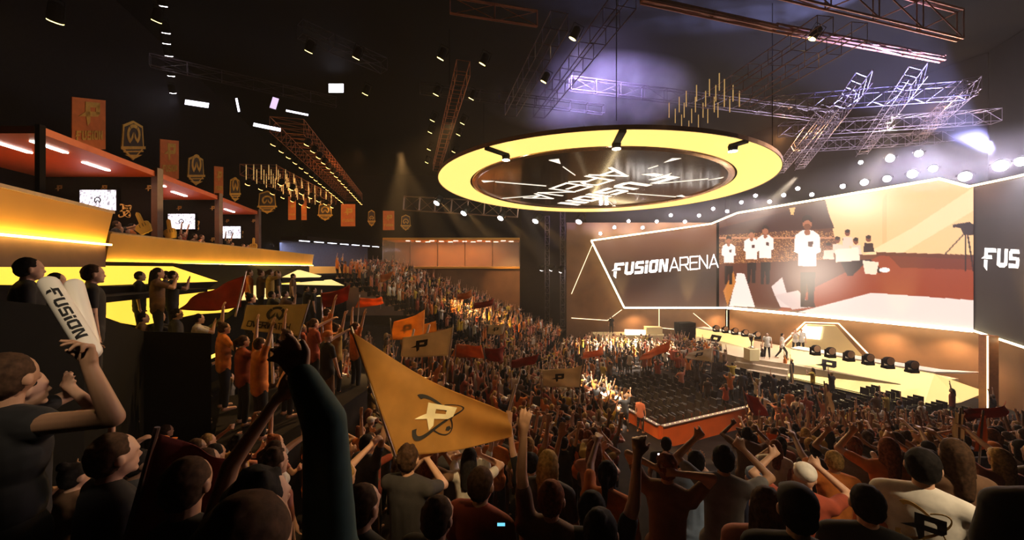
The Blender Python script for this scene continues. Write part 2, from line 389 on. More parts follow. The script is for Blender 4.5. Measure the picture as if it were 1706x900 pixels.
# orange barrier with a lit coping round the floor corner
bar = empty('barrier', A(12.4, 13.45), 0, 'orange V-shaped barrier wall round the corner of the dark chair area', 'barrier')
C0 = A(12.4, 13.45)
def rel(p): return Vector(p)-C0
for q0, q1 in ((A(12.4, 17.2), C0), (C0, A(18.6, 13.75))):
    d = (q1-q0).normalized(); nn = Vector((d.y, -d.x, 0)); b = MB()
    b.prism([rel(q0), rel(q1), rel(q1)+Vector((0, 0, 1.0)), rel(q0)+Vector((0, 0, 1.0))], nn*.12)
    w = b.build('panel', M_ORANGE, bar)
    b = MB(); b.prism([rel(q0)+Vector((0, 0, 1)), rel(q1)+Vector((0, 0, 1)), rel(q1)+Vector((0, 0, 1.05)), rel(q0)+Vector((0, 0, 1.05))], nn*.2)
    b.build('coping', M_RAIL, bar)
    b = MB(); n = int((q1-q0).length/.3)
    for i in range(n): b.box(rel(lerp(q0, q1, (i+.5)/n))+Vector((0, 0, 1.06))+nn*.1, (.03, .03, .012))
    o = b.build('coping_light', glow('coping_glow', (1, .7, .3), 3), bar); 

# far left ramp barrier
q = [PZ(900, 606, .9), PZ(952, 568, .9)]; b = MB(); o_ = Vector(q[0])
b.prism([q[0]-Vector((0, 0, .9)), q[1]-Vector((0, 0, .9)), q[1], q[0]], (.15, 0, 0))
o = b.build('ramp_wall', M_ORANGE, None, origin=(o_.x, o_.y, 0)); tag(o, 'low orange wall along the front of the far stand beside the floor', 'barrier')

# ---------------------------------------------------------------- outer shell
b = MB(); b.prism([(-40, -3, 21.5), (46, -3, 21.5), (46, 62, 21.5), (-40, 62, 21.5)], (0, 0, .3)); struct(b.build('ceiling', M_BLACK))
W0 = Vector((-14.6, 2, 0)); W1 = Vector((-14.6-.3*52, 54, 0))
b = MB(); b.prism([W0, W1, W1+Vector((0, 0, 21.4)), W0+Vector((0, 0, 21.4))], (-.3, 0, 0)); struct(b.build('wall_left', M_DARK))
b = MB(); b.prism([(-32, 54, 0), (14, 54, 0), (14, 54, 21.4), (-32, 54, 21.4)], (0, .3, 0)); struct(b.build('wall_back', M_DARK))

# screen planes
K0 = Vector((22.3, 39.1, 0)); K1 = Vector((28.5, 23.1, 0)); K2 = P(1760, 445, 18.6); K2.z = 0
LF0 = Vector((1, 39.1, 0))
def onscreen(px, py, back=0):
    a, c = (LF0, K0) if px < 1210 else ((K0, K1) if px <= 1622 else (K1, K2))
    d = (c-a).normalized(); n = Vector((-d.y, d.x, 0)); a, c = a+n*back, c+n*back
    return PV(px, py, a, c)
# wall below and above the screen
def wallrun(name, pts, z0, z1, m, back):
    mb = MB()
    for a, c in zip(pts, pts[1:]):
        d = (c-a).normalized(); n = Vector((-d.y, d.x, 0)); a2, c2 = a+n*back-d*back*.2, c+n*back+d*back*.4
        mb.prism([a2+Vector((0, 0, z0)), c2+Vector((0, 0, z0)), c2+Vector((0, 0, z1)), a2+Vector((0, 0, z1))], n*.3)
    return struct(mb.build(name, m))
wallrun('wall_stage', [Vector((5.9, 39.1, 0)), K0, K1, K2], 0, 12.9, M_BROWN, .6)
wallrun('wall_upper', [Vector((8, 39.1, 0)), K0, K1, K2], 12.9, 21.4, M_BLACK, .7)

# ---------------------------------------------------------------- LED screen picture, painted per vertex
TOP = [(985, 401), (1185, 373), (1228, 355), (1565, 298), (1615, 311), (1760, 279)]
BOT = [(985, 401.5), (1040, 513), (1210, 513), (1625, 551), (1706, 579), (1760, 598)]
def yat(L, x):
    for (x0, y0), (x1, y1) in zip(L, L[1:]):
        if x <= x1: return y0+(y1-y0)*(x-x0)/(x1-x0)
    return L[-1][1]
def lin(c):
    c = np.array(c, float)/255; return np.where(c <= .04045, c/12.92, ((c+.055)/1.055)**2.4)
def inpoly(X, Y, poly):
    r = np.zeros(X.shape, bool); n = len(poly)
    for i in range(n):
        x0, y0 = poly[i]; x1, y1 = poly[(i+1) % n]
        if y0 == y1: continue
        c = ((Y >= min(y0, y1)) & (Y < max(y0, y1))) & (X < x0+(Y-y0)*(x1-x0)/(y1-y0)); r ^= c
    return r
def paint_main(X, Y):
    C = np.empty(X.shape+(3,)); rs = np.random.RandomState(4)
    C[:] = lin((64, 26, 20))
    t = np.clip((Y-330)/110, 0, 1)[..., None]; C = C*(1-t)+lin((120, 62, 34))*t
    sp = rs.rand(*X.shape); m = (X < 1400) & (Y > 385) & (Y < 450) & (sp > .8); C[m] = lin((205, 140, 80))
    m = (Y > 395) & (Y < 398) & (X < 1400); C[m] = lin((200, 130, 90))
    def F_(poly, c): C[inpoly(X, Y, poly)] = lin(c)
    def E_(x, y, rx, ry, c): C[((X-x)/rx)**2+((Y-y)/ry)**2 < 1] = lin(c)
    for x, y, r in ((1259, 373, 5), (1280, 371, 3), (1287, 371, 2), (1369, 378, 3), (1248, 373, 2)): E_(x, y, r*1.4, r, (255, 235, 230))
    F_([(1198, 440), (1395, 432), (1470, 440), (1470, 530), (1198, 520)], (98, 48, 32))
    F_([(1373, 325), (1565, 290), (1630, 300), (1630, 432), (1470, 424), (1398, 425)], (250, 196, 136))
    F_([(1470, 332), (1478, 320), (1478, 424), (1470, 420)], (244, 186, 126)); F_([(1440, 424), (1520, 380), (1640, 300), (1640, 340), (1500, 424)], (254, 214, 160))
    F_([(1460, 420), (1630, 425), (1630, 434), (1460, 427)], (104, 48, 26))
    F_([(1465, 426), (1630, 433), (1630, 506), (1450, 490), (1345, 516), (1290, 520), (1360, 478)], (156, 62, 30))
    F_([(1480, 426), (1630, 433), (1630, 450), (1500, 446)], (120, 48, 24))
    F_([(1452, 488), (1630, 501), (1630, 560), (1330, 520)], (238, 216, 204))
    F_([(1215, 510), (1228, 455), (1240, 456), (1258, 512)], (246, 226, 214)); F_([(1285, 478), (1303, 462), (1310, 486), (1322, 514), (1300, 512)], (226, 200, 190))
    F_([(1290, 492), (1330, 484), (1352, 512), (1320, 516)], (214, 186, 176)); F_([(1205, 485), (1222, 452), (1226, 470), (1212, 510)], (200, 120, 50))
    F_([(1199, 380), (1373, 336), (1390, 380), (1199, 392)], (66, 28, 24)); F_([(1315, 347), (1325, 345), (1322, 358), (1318, 358)], (240, 180, 110))
    for x, y, s in ((1214, 400, .9), (1252, 390, 1.0), (1275, 384, 1.1), (1345, 372, 1.7)):
        F_([(x-7*s, y+48*s), (x+8*s, y+48*s), (x+6*s, y+82*s), (x+1*s, y+82*s), (x, y+56*s), (x-3*s, y+82*s), (x-7*s, y+82*s)], (30, 14, 14))
        F_([(x-12*s, y+12*s), (x-5*s, y+7*s), (x+5*s, y+7*s), (x+12*s, y+12*s), (x+13*s, y+28*s), (x+9*s, y+30*s), (x+9*s, y+42*s), (x-9*s, y+42*s), (x-9*s, y+30*s), (x-13*s, y+28*s)], (252, 236, 224))
        E_(x, y, 4.6*s, 6.4*s, (176, 104, 70)); E_(x, y-3.6*s, 5.2*s, 4.4*s, (44, 22, 16)); E_(x, y+1.5*s, 3.9*s, 4.4*s, (176, 104, 70)); E_(x, y+9*s, 3*s, 3*s, (160, 92, 62)); F_([(x+1*s, y+18*s), (x+6*s, y+18*s), (x+5*s, y+23*s), (x+1*s, y+23*s)], (90, 50, 44))
        if s > 1.5: E_(x, y+6, 6, 5, (120, 62, 36)); F_([(x-8, y+140), (x+14, y+140), (x+10, y+128), (x-4, y+128)], (60, 30, 24))
    for x, y in ((1395, 400), (1408, 402), (1412, 388), (1426, 402), (1447, 398), (1380, 410)):
        F_([(x-9, y+22), (x-7, y+7), (x+7, y+7), (x+10, y+22)], (240, 200, 176) if x != 1447 else (50, 24, 20)); E_(x, y, 4.5, 5.5, (130, 66, 42)); E_(x, y-3, 4.5, 3, (40, 20, 14))
    F_([(1400, 436), (1450, 432), (1470, 450), (1466, 456), (1440, 440), (1420, 460), (1412, 460)], (48, 22, 20))
    F_([(1391, 416), (1430, 412), (1433, 434), (1393, 437)], (252, 226, 200)); F_([(1437, 434), (1464, 437), (1460, 458), (1441, 456)], (250, 220, 190)); E_(1474, 450, 9, 4, (250, 240, 232))
    F_([(1588, 374), (1615, 370), (1622, 374), (1622, 392), (1606, 392), (1600, 380), (1588, 379)], (40, 20, 18))
    for a, c in (((1606, 390), (1574, 424)), ((1609, 390), (1609, 452)), ((1612, 390), (1622, 452))):
        F_([(a[0]-1.5, a[1]), (a[0]+1.5, a[1]), (c[0]+1.5, c[1]), (c[0]-1.5, c[1])], (50, 24, 18))
    g = np.exp(-(((X-1355)/55)**2+((Y-455)/42)**2))[..., None]*.55; C = C+(lin((255, 235, 215))*g)
    g = np.exp(-(((X-1425)/60)**2+((Y-335)/30)**2))[..., None]*.5; C = C+(lin((255, 240, 220))*g)
    return C
def paint_left(X, Y):
    t = np.clip(((Y-380)/75), 0, 1)[..., None]; C = lin((132, 78, 46))*(1-t)+lin((52, 30, 24))*t
    g = np.exp(-((Y-505)/22)**2)[..., None]*.5; return C+lin((120, 76, 56))*g*.6
def paint_right(X, Y):
    C = np.empty(X.shape+(3,)); C[:] = lin((22, 10, 10)); g = np.exp(-((X-1640)/40)**2-((Y-310)/30)**2)[..., None]; return C+lin((80, 40, 26))*g
scr = empty('led_screen', onscreen(1400, 550), 0, 'huge angular stage video wall with bright outline showing players walking', 'screen')
def pic(name, xs, paint, ny, m, off=0):
    nx = len(xs); X = np.zeros((ny+1, nx)); Y = np.zeros((ny+1, nx)); vs = []
    for j in range(ny+1):
        for i, x in enumerate(xs):
            t, bo = yat(TOP, x)+.5, yat(BOT, x)-.5; X[j, i] = x; Y[j, i] = t+(bo-t)*j/ny
    for j in range(ny+1):
        for i in range(nx): vs.append(onscreen(X[j, i], Y[j, i], off)-scr.location)
    C = paint(X, Y)
    me = bpy.data.meshes.new(name); me.from_pydata(vs, [], [(j*nx+i, (j+1)*nx+i, (j+1)*nx+i+1, j*nx+i+1) for j in range(ny) for i in range(nx-1)])
    ca = me.color_attributes.new('Col', 'FLOAT_COLOR', 'POINT'); a = np.ones((len(vs), 4), 'f'); a[:, :3] = C.reshape(-1, 3); ca.data.foreach_set('color', a.ravel())
    me.materials.append(m); return link(name, me, scr)
M_PIC = vcol_mat('screen_picture', emit=1.2)
pic('video_picture', np.arange(1198, 1622.1, 1.25), paint_main, 190, M_PIC)
pic('title_picture', np.arange(985.5, 1198.1, 8), paint_left, 12, M_PIC)
pic('side_picture', np.arange(1622.1, 1756, 8), paint_right, 12, M_PIC)
# cabinet behind, outline tubes
b = MB()
for x0, x1 in ((986, 1040), (1040, 1186), (1186, 1210), (1210, 1228), (1228, 1400), (1400, 1565), (1565, 1615), (1622.5, 1700), (1700, 1756)):
    q = [onscreen(x, y, .03)-scr.location for x, y in ((x0+.1, yat(TOP, x0)), (x1-.1, yat(TOP, x1)), (x1-.1, yat(BOT, x1)), (x0+.1, yat(BOT, x0)))]
    n = (q[1]-q[0]).cross(q[2]-q[1]).normalized(); n = -n if n.dot(Vector((.93, .36, 0))) < 0 else n; b.prism(q, n*.4)
b.build('cabinet', M_BLACK, scr)
def strip(name, pts, r, m, parent, off=-.08):
    p = [onscreen(x, y, off)-parent.location for x, y in pts]; mb = MB()
    for a, c in zip(p, p[1:]): mb.tube([a, c], r, 6)
    return mb.build(name, m, parent)
strip('outline_light', [(1205, 364.5), (1185, 373), (985, 401), (1040, 513), (1209, 513)], .085, M_LED, scr)
strip('outline_light', [(1205, 364.5), (1228, 355), (1400, 326), (1565, 298), (1614, 311)], .085, M_LED, scr)
strip('outline_light', [(1211, 513), (1400, 530), (1620, 551)], .11, glow('led_strip_hot', (1, .82, .5), 28), scr)
strip('outline_light', [(1614, 311), (1690, 295), (1750, 281)], .06, M_LED, scr)
strip('outline_light', [(1621, 551), (1706, 579), (1750, 594)], .06, M_LED, scr)
# lettering
M_WH = glow('screen_lettering', (1, .95, .9), 2.2)
b = MB(); w1, x1 = word('FUSION'); w2, x2 = word('ARENA', False, .1)
S = 92/x1; e0 = (1022, 461); sl = -.085
def fa(x, y): return onscreen(e0[0]+x, e0[1]+sl*x-y, -.05)-scr.location
flat(b, w1, 0, 0, 0, fn=lambda x, y: fa(x*S+y*2, y*21+1))
S2 = 83/x2; flat(b, w2, 0, 0, 0, fn=lambda x, y: fa(94+x*S2, y*21+1))
b.build('title_lettering', M_WH, scr)
b = MB(); w1, x1 = word('FUSION'); flat(b, w1, 0, 0, 0, fn=lambda x, y: onscreen(1639+x*20.5+y*1.5, 450+x*.9-y*36, -.04)-scr.location) if False else flat(b, word('FUS')[0], 0, 0, 0, fn=lambda x, y: onscreen(1639+x*21.5+y*1.5, 444+x*1.2-y*31, -.05)-scr.location)
b.build('side_lettering', M_WH, scr)

# thin LED lines on the wall under the screen
def wline(pts, label, r=.03, back=.5):
    p = [onscreen(x, y, back) for x, y in pts]; mb = MB()
    for a, c in zip(p, p[1:]): mb.tube([a, c], r, 5)
    tag(mb.build('wall_light_line', M_LEDW, None, origin=p[0]), label, 'light strip')
wline([(952, 530), (1012, 534), (1036, 516)], 'thin lit line running down to the lower left tip of the screen')
wline([(1098, 515), (1098, 546), (1126, 549)], 'thin lit line dropping from screen and turning toward black speaker')
wline([(1155, 522), (1192, 552)], 'thin diagonal lit line beside the black speaker cabinet')
wline([(1211, 517), (1211, 548)], 'thin vertical lit line under the kink of the screen')
wline([(988, 405), (952, 490)], 'thin slanting lit line left of the screen edge', back=.5)

# trapezoid portal behind the stage
def PS(px, py, z): return PZ(px, py, z)
tr = empty('stage_portal', onscreen(1370, 590, -.6), 0, 'glowing trapezoid portal with white inset screen behind the players', 'portal')
strip('portal_outline', [(1288, 588), (1341, 537), (1397, 539), (1452, 596)], .05, M_LEDW, tr, -.5)
q = [onscreen(x, y, -.3)-tr.location for x, y in ((1300, 588), (1345, 541), (1393, 543), (1438, 594))]; b = MB(); b.prism(q, (.12, .3, 0)); b.build('portal_panel', M_CREAM, tr)
q = [onscreen(x, y, -.42)-tr.location for x, y in ((1340, 544), (1370, 545), (1366, 566), (1334, 563))]; b = MB(); b.prism(q, (.03, .08, 0)); b.build('inset_screen', glow('inset_glow', (1, .93, .8), 2.2), tr)

# ---------------------------------------------------------------- stage
M_STG = mat('stage_deck', (.6, .48, .36), .35, vary=.05)
M_DESK = glow('desk_backlit', (1, .74, .27), 1.1)
b = MB(); deck = [PZ(1240, 600, 1.1), PZ(1318, 600, 1.1), PZ(1500, 612, 1.1), PZ(1620, 640, 1.1)]
deck = [PZ(1120, 566, 1.1), PZ(1225, 592, 1.1), PZ(1314, 610, 1.1), PZ(1560, 660, 1.1), PZ(1630, 655, 1.1)]
deck += [Vector((28.2, 23.4, 1.1)), Vector((22.2, 38.9, 1.1)), Vector((8, 38.9, 1.1)), PZ(1000, 560, 1.1)]
deck = [PZ(1150, 574, 1.1), PZ(1226, 594, 1.1), PZ(1314, 607, 1.1), PZ(1500, 640, 1.1), Vector((28.4, 23.9, 1.1)), Vector((22.2, 39.2, 1.1)), Vector((19.5, 39.3, 1.1))]
b.prism([Vector((p.x, p.y, 0.0)) for p in deck], (0, 0, 1.1)); o = b.build('stage_platform', M_STG, None, origin=(deck[2].x, deck[2].y, 0)); tag(o, 'pale glossy stage deck where the players stand', 'stage')
# front steps
b = MB(); 
for i, (z, k) in enumerate(((.75, .5), (.4, 1.0))):
    a, c = PZ(1226, 594, 1.1), PZ(1314, 607, 1.1); d = (c-a).normalized(); n = Vector((d.y, -d.x, 0))
    if n.x > 0: n = -n
    q = [Vector((a.x, a.y, 0)), Vector((c.x, c.y, 0)), Vector((c.x, c.y, 0))+n*k, Vector((a.x, a.y, 0))+n*k]; b.prism(q, (0, 0, z))
o = b.build('stage_steps', M_STG, None, origin=(deck[1].x, deck[1].y, 0)); tag(o, 'cream steps in the gap between the two lit stage desks', 'steps')
def desk(label, T0, T1, B0, B1, tip, tipb, mark, fold=None):
    root = empty('stage_desk', (T0.x, T0.y, 0), 0, label, 'desk', 'wedge desks along the stage front'); L = root.location
    b = MB(); q = [T0, T1, B1, B0]; n = (T1-T0).cross(B0-T0).normalized(); n = n if n.dot(Vector((0, 0, 0))-T0+Vector((0, 0, 8.2))) < 0 else -n
    b.prism([p-L for p in q], n*.15); b.build('front_panel', M_DESK, root)
    b = MB(); b.prism([p-L for p in (T1, tip, tipb, B1)], n*.15); b.build('tip_panel', M_DESK, root)
    d = (T1-T0).normalized(); back = Vector((-d.y, d.x, 0)); back = back if back.dot(Vector((1, .36, 0))) > 0 else -back
    top = [T0, T1, tip, T1+back*1.2, T0+back*1.2]; b = MB(); b.prism([Vector((p.x, p.y, T0.z+.02))-L for p in top], (0, 0, .09)); b.build('desk_top', mat('desk_top', (.85, .78, .7), .4, vary=.02), root)
    und = [B0, B1, B1+back*.8-Vector((0, 0, B1.z)), B0+back*.8-Vector((0, 0, B0.z))]; b = MB(); b.prism([p-L for p in und], (0, 0, -.05)); b.build('underside', M_BLACK, root)
    e1 = (T1-T0).normalized(); mid, s, f0 = mark; o = lerp(lerp(T0, T1, mid), lerp(B0, B1, mid), f0); up = (T0-B0).normalized()
    b = MB(); flat(b, PMARK, o-n*.3-L, e1*s, up*s, thick=-n*.02); b.build('emblem', M_MARK, root); return root, n
RT0, RT1, RB0, RB1 = PZ(1317, 582, 1.9), PZ(1557, 623, 1.9), PZ(1312, 627, .25), PZ(1538, 678, .25)
desk('long lit wedge desk nearer the right of the stage with black emblem', RT0, RT1, RB0, RB1, PZ(1640, 652, .9), PZ(1600, 668, .3), (.28, .95, .62))
LT0, LT1, LB0, LB1 = PZ(1249, 562, 1.9), PZ(1160, 547.5, 1.9), PZ(1242, 601, .25), PZ(1150, 572, .25)
LT0, LT1 = LT1, LT0; LB0, LB1 = LB1, LB0
r2, n2 = desk('farther lit wedge desk beyond the steps with small black emblem', LT0, LT1, LB0, LB1, LT1+Vector((.25, -.1, -.1)), LB1+Vector((.25, -.1, 0)), (.34, 1.15, .72))
b = MB(); L = r2.location; tp = PZ(1138, 561, 1.0); b.prism([p-L for p in (LT0, tp, LB0)], (.1, .2, 0)); b.build('pointed_end', M_DESK, r2)
# floor beam lights on the desk tops
M_LENS = glow('lens_warm', (1, .75, .4), 1.6)
def beam_light(px, py, z, label, sc=1):
    p = PZ(px, py, z); root = empty('stage_light', p, 0, label, 'stage light', 'round moving lights along the stage desks')
    b = MB(); b.box((0, 0, .06), (.42, .34, .12)); b.build('base', M_BLACK, root, bevel=.02)
    b = MB(); 
    for s in (-1, 1): b.box((s*.25, 0, .28), (.04, .12, .36))
    b.box((0, 0, .13), (.54, .12, .04)); b.build('yoke', M_DARK, root)
    b = MB(); b.lathe([(.02, -.16), (.13, -.15), (.19, -.05), (.21, .08), (.21, .14)], 16, (0, 0, .38), Matrix.Rotation(PI/2, 3, 'X')); b.build('lamp_head', M_DARK, root, True)
    b = MB(); b.lathe([(.0, .135), (.18, .14), (.18, .15), (0, .16)], 16, (0, 0, .38), Matrix.Rotation(PI/2, 3, 'X')); b.build('lens', mat('lens_glass', (.4, .22, .12), .15), root)
    root.scale = (sc*1.25,)*3
names = ['nearest the right tip', 'second in from the right tip', 'third in from the right tip', 'fourth in from the right tip', 'fifth in from the right tip', 'closest to the standing players']
for i, (x, y) in enumerate(((1519, 621), (1479, 614), (1446, 608), (1414, 602), (1383, 596), (1358, 592))): beam_light(x, y, 2.0, 'round moving light on the long right desk, '+names[i])
names = ['beside the trophy', 'second from the trophy', 'middle one', 'second from its pointed end', 'nearest its pointed end']
for i, (x, y) in enumerate(((1261, 565), (1241, 561), (1224, 558), (1208, 555), (1193, 553))): beam_light(x, y, 2.0, 'round moving light on the farther desk, '+names[i], .9)
# trophy and pedestal
p = PZ(1252, 600, 1.1); o = MB().box((0, 0, .45), (.75, .75, .9)).build('pedestal', M_CREAM, None, bevel=.03); o.location = p; tag(o, 'square cream pedestal under the trophy on the stage', 'pedestal')
b = MB(); b.lathe([(.0, 0), (.22, 0), (.2, .08), (.06, .16), (.05, .45), (.14, .6), (.2, .8), (.22, 1.0), (.19, 1.02), (.02, .9)], 16); o = b.build('trophy', mat('silver', (.7, .62, .5), .2, 1), None, True); o.location = p+Vector((0, 0, .92)); tag(o, 'silver trophy cup standing on the cream pedestal', 'trophy')
# speaker stack and left platform
p = PZ(1141, 569, 0); d = p.y; s = 29/F*38; rt = empty('speaker_stack', Vector((lerp(0, 17.2, 1), 37.6, 0)), .2, 'tall black speaker cabinet left of the far lit desk', 'speaker')
rt.location = P(1141, 569, 37.4); h = 1.9; zb = rt.location.z; rt.location.z = 0
MB().box((0, 0, (zb+h)/2), (1.75, 1.0, zb+h)).build('cabinet', M_BLACK, rt, bevel=.04)
for i in range(3): MB().box((0, -.52, .5+i*(zb+h-.6)/3+.1), (1.5, .05, (zb+h-.6)/3-.08)).build('grille', M_DARK, rt)
b = MB(); q = [P(986, 556, 38.6), P(1103, 558, 38.2), P(1103, 572, 37), P(986, 572, 37)]; b = MB().prism([Vector((q[0].x, 37, 0)), Vector((q[1].x, 37, 0)), Vector((q[1].x, 39, 0)), Vector((q[0].x, 39, 0))], (0, 0, P(0, 556, 38).z))
tag(b.build('side_platform', M_CREAM, None, origin=(q[0].x, 37, 0)), 'cream raised platform below the lower left tip of screen', 'platform')
zt = P(0, 556, 38).z
b = MB(); b.prism([P(1041, 549, 37.2), P(1076, 550, 37.2), P(1076, 560, 37.2), P(1041, 559, 37.2)], (0, .1, 0)); o = b.build('desk_sign', glow('sign_white', (1, .9, .75), 1.4), None, origin=P(1041, 560, 37.2)); tag(o, 'white glowing sign panel on the front of the side platform', 'sign')
b = MB().box((0, 0, .35), (1.6, .8, .7)); o = b.build('host_desk', M_CREAM, None, bevel=.03); o.location = (P(1088, 550, 38).x, 38, zt); tag(o, 'cream desk on the right end of the side platform', 'desk')

# ---------------------------------------------------------------- portal wall, dark recess and glass suites at the far end
wallrun('wall_recess', [P(868, 445, 47)*1, P(960, 445, 47)*1], -8.2+0, 13, M_DARK, 0)
b = MB(); b.prism([P(950, 400, 39.4)*1, P(990, 400, 39.4), P(990, 600, 39.4), P(950, 600, 39.4)], (0, .3, 0)); 
gl = empty('glass_suite', P(780, 445, 40), 0, 'long glass fronted suite box above the far corner of the crowd', 'suite'); L = gl.location
GX0, GX1 = P(648, 445, 42).x, P(866, 443, 40).x; zt, zb_ = P(0, 400, 40).z, 8.25
b = MB(); b.box(Vector(((GX0+GX1)/2, 42.1, zt+.12))-L, (GX1-GX0, 4.4, .24)); b.build('roof_edge', M_AMBER, gl, bevel=.05)
b = MB(); b.box(Vector(((GX0+GX1)/2, 42.1, zb_-.12))-L, (GX1-GX0, 4.4, .24)); b.build('floor_edge', M_AMBER, gl, bevel=.05)
b = MB(); b.box(Vector(((GX0+GX1)/2, 44.2, (zt+zb_)/2))-L, (GX1-GX0, .15, zt-zb_)); b.build('rear_wall', M_BROWN, gl)
M_GLASS = mat('suite_glass', (.9, .75, .6), .08); bs = M_GLASS.node_tree.nodes['Principled BSDF']; bs.inputs['Alpha'].default_value = .2
b = MB(); b.box(Vector(((GX0+GX1)/2, 40.0, (zt+zb_)/2))-L, (GX1-GX0, .03, zt-zb_)); b.build('glass_front', M_GLASS, gl)
for i in range(6):
    x = lerp(GX0, GX1, i/5); b = MB(); b.box(Vector((x, 40.0, (zt+zb_)/2))-L, (.06, .08, zt-zb_)); b.build('mullion', M_RAIL, gl)
M_DL = glow('downlight', (1, .85, .65), 8)
for i in range(14):
    b = MB(); b.box(Vector((lerp(GX0+2, GX1-.5, (i+.5)/14), 41+(i % 3)*.9, zt-.03))-L, (.5, .1, .04)); b.build('ceiling_light', M_DL, gl)
b = MB(); b.prism([Vector((GX0-4, 40.3, 3)), Vector((GX1, 40.3, 3)), Vector((GX1, 40.3, zb_-.3)), Vector((GX0-4, 40.3, zb_-.3))], (0, 3.4, 0)); struct(b.build('wall_far', M_BROWN))
# corner suite with cold lights
cs = empty('corner_suite', P(560, 430, 36), 0, 'far corner suite level with a row of cold white lights', 'suite'); L = cs.location
a, c = P(512, 445, 33), P(648, 445, 44); d = (c-a).normalized(); n = Vector((-d.y, d.x, 0))
def csq(z0, z1, bk, th, m, nm): 
    b = MB(); b.prism([Vector((q.x, q.y, z))+n*bk-L for q, z in ((a, z0), (c, z0), (c, z1), (a, z1))], n*th); return b.build(nm, m, cs)
csq(9.0, 10.0, 0, .2, M_CREAM, 'parapet') if False else csq(7.6, 8.25, 0, .2, M_AMBER, 'parapet')
csq(7.4, 7.6, 0, 3, M_DARK, 'suite_floor'); csq(10.6, 10.9, 0, 3, M_DARK, 'suite_roof'); csq(7.6, 10.6, 3, .2, mat('blue_grey', (.1, .12, .2), .5), 'rear_wall')
for i in range(7):
    q = lerp(a, c, (i+.5)/7); b = MB(); b.box(Vector((q.x, q.y, 10.55))+n*1.2-L, (1.1, .08, .05), math.atan2(d.y, d.x)); b.build('ceiling_light', glow('cold_tube', (.85, .85, 1), 7), cs)

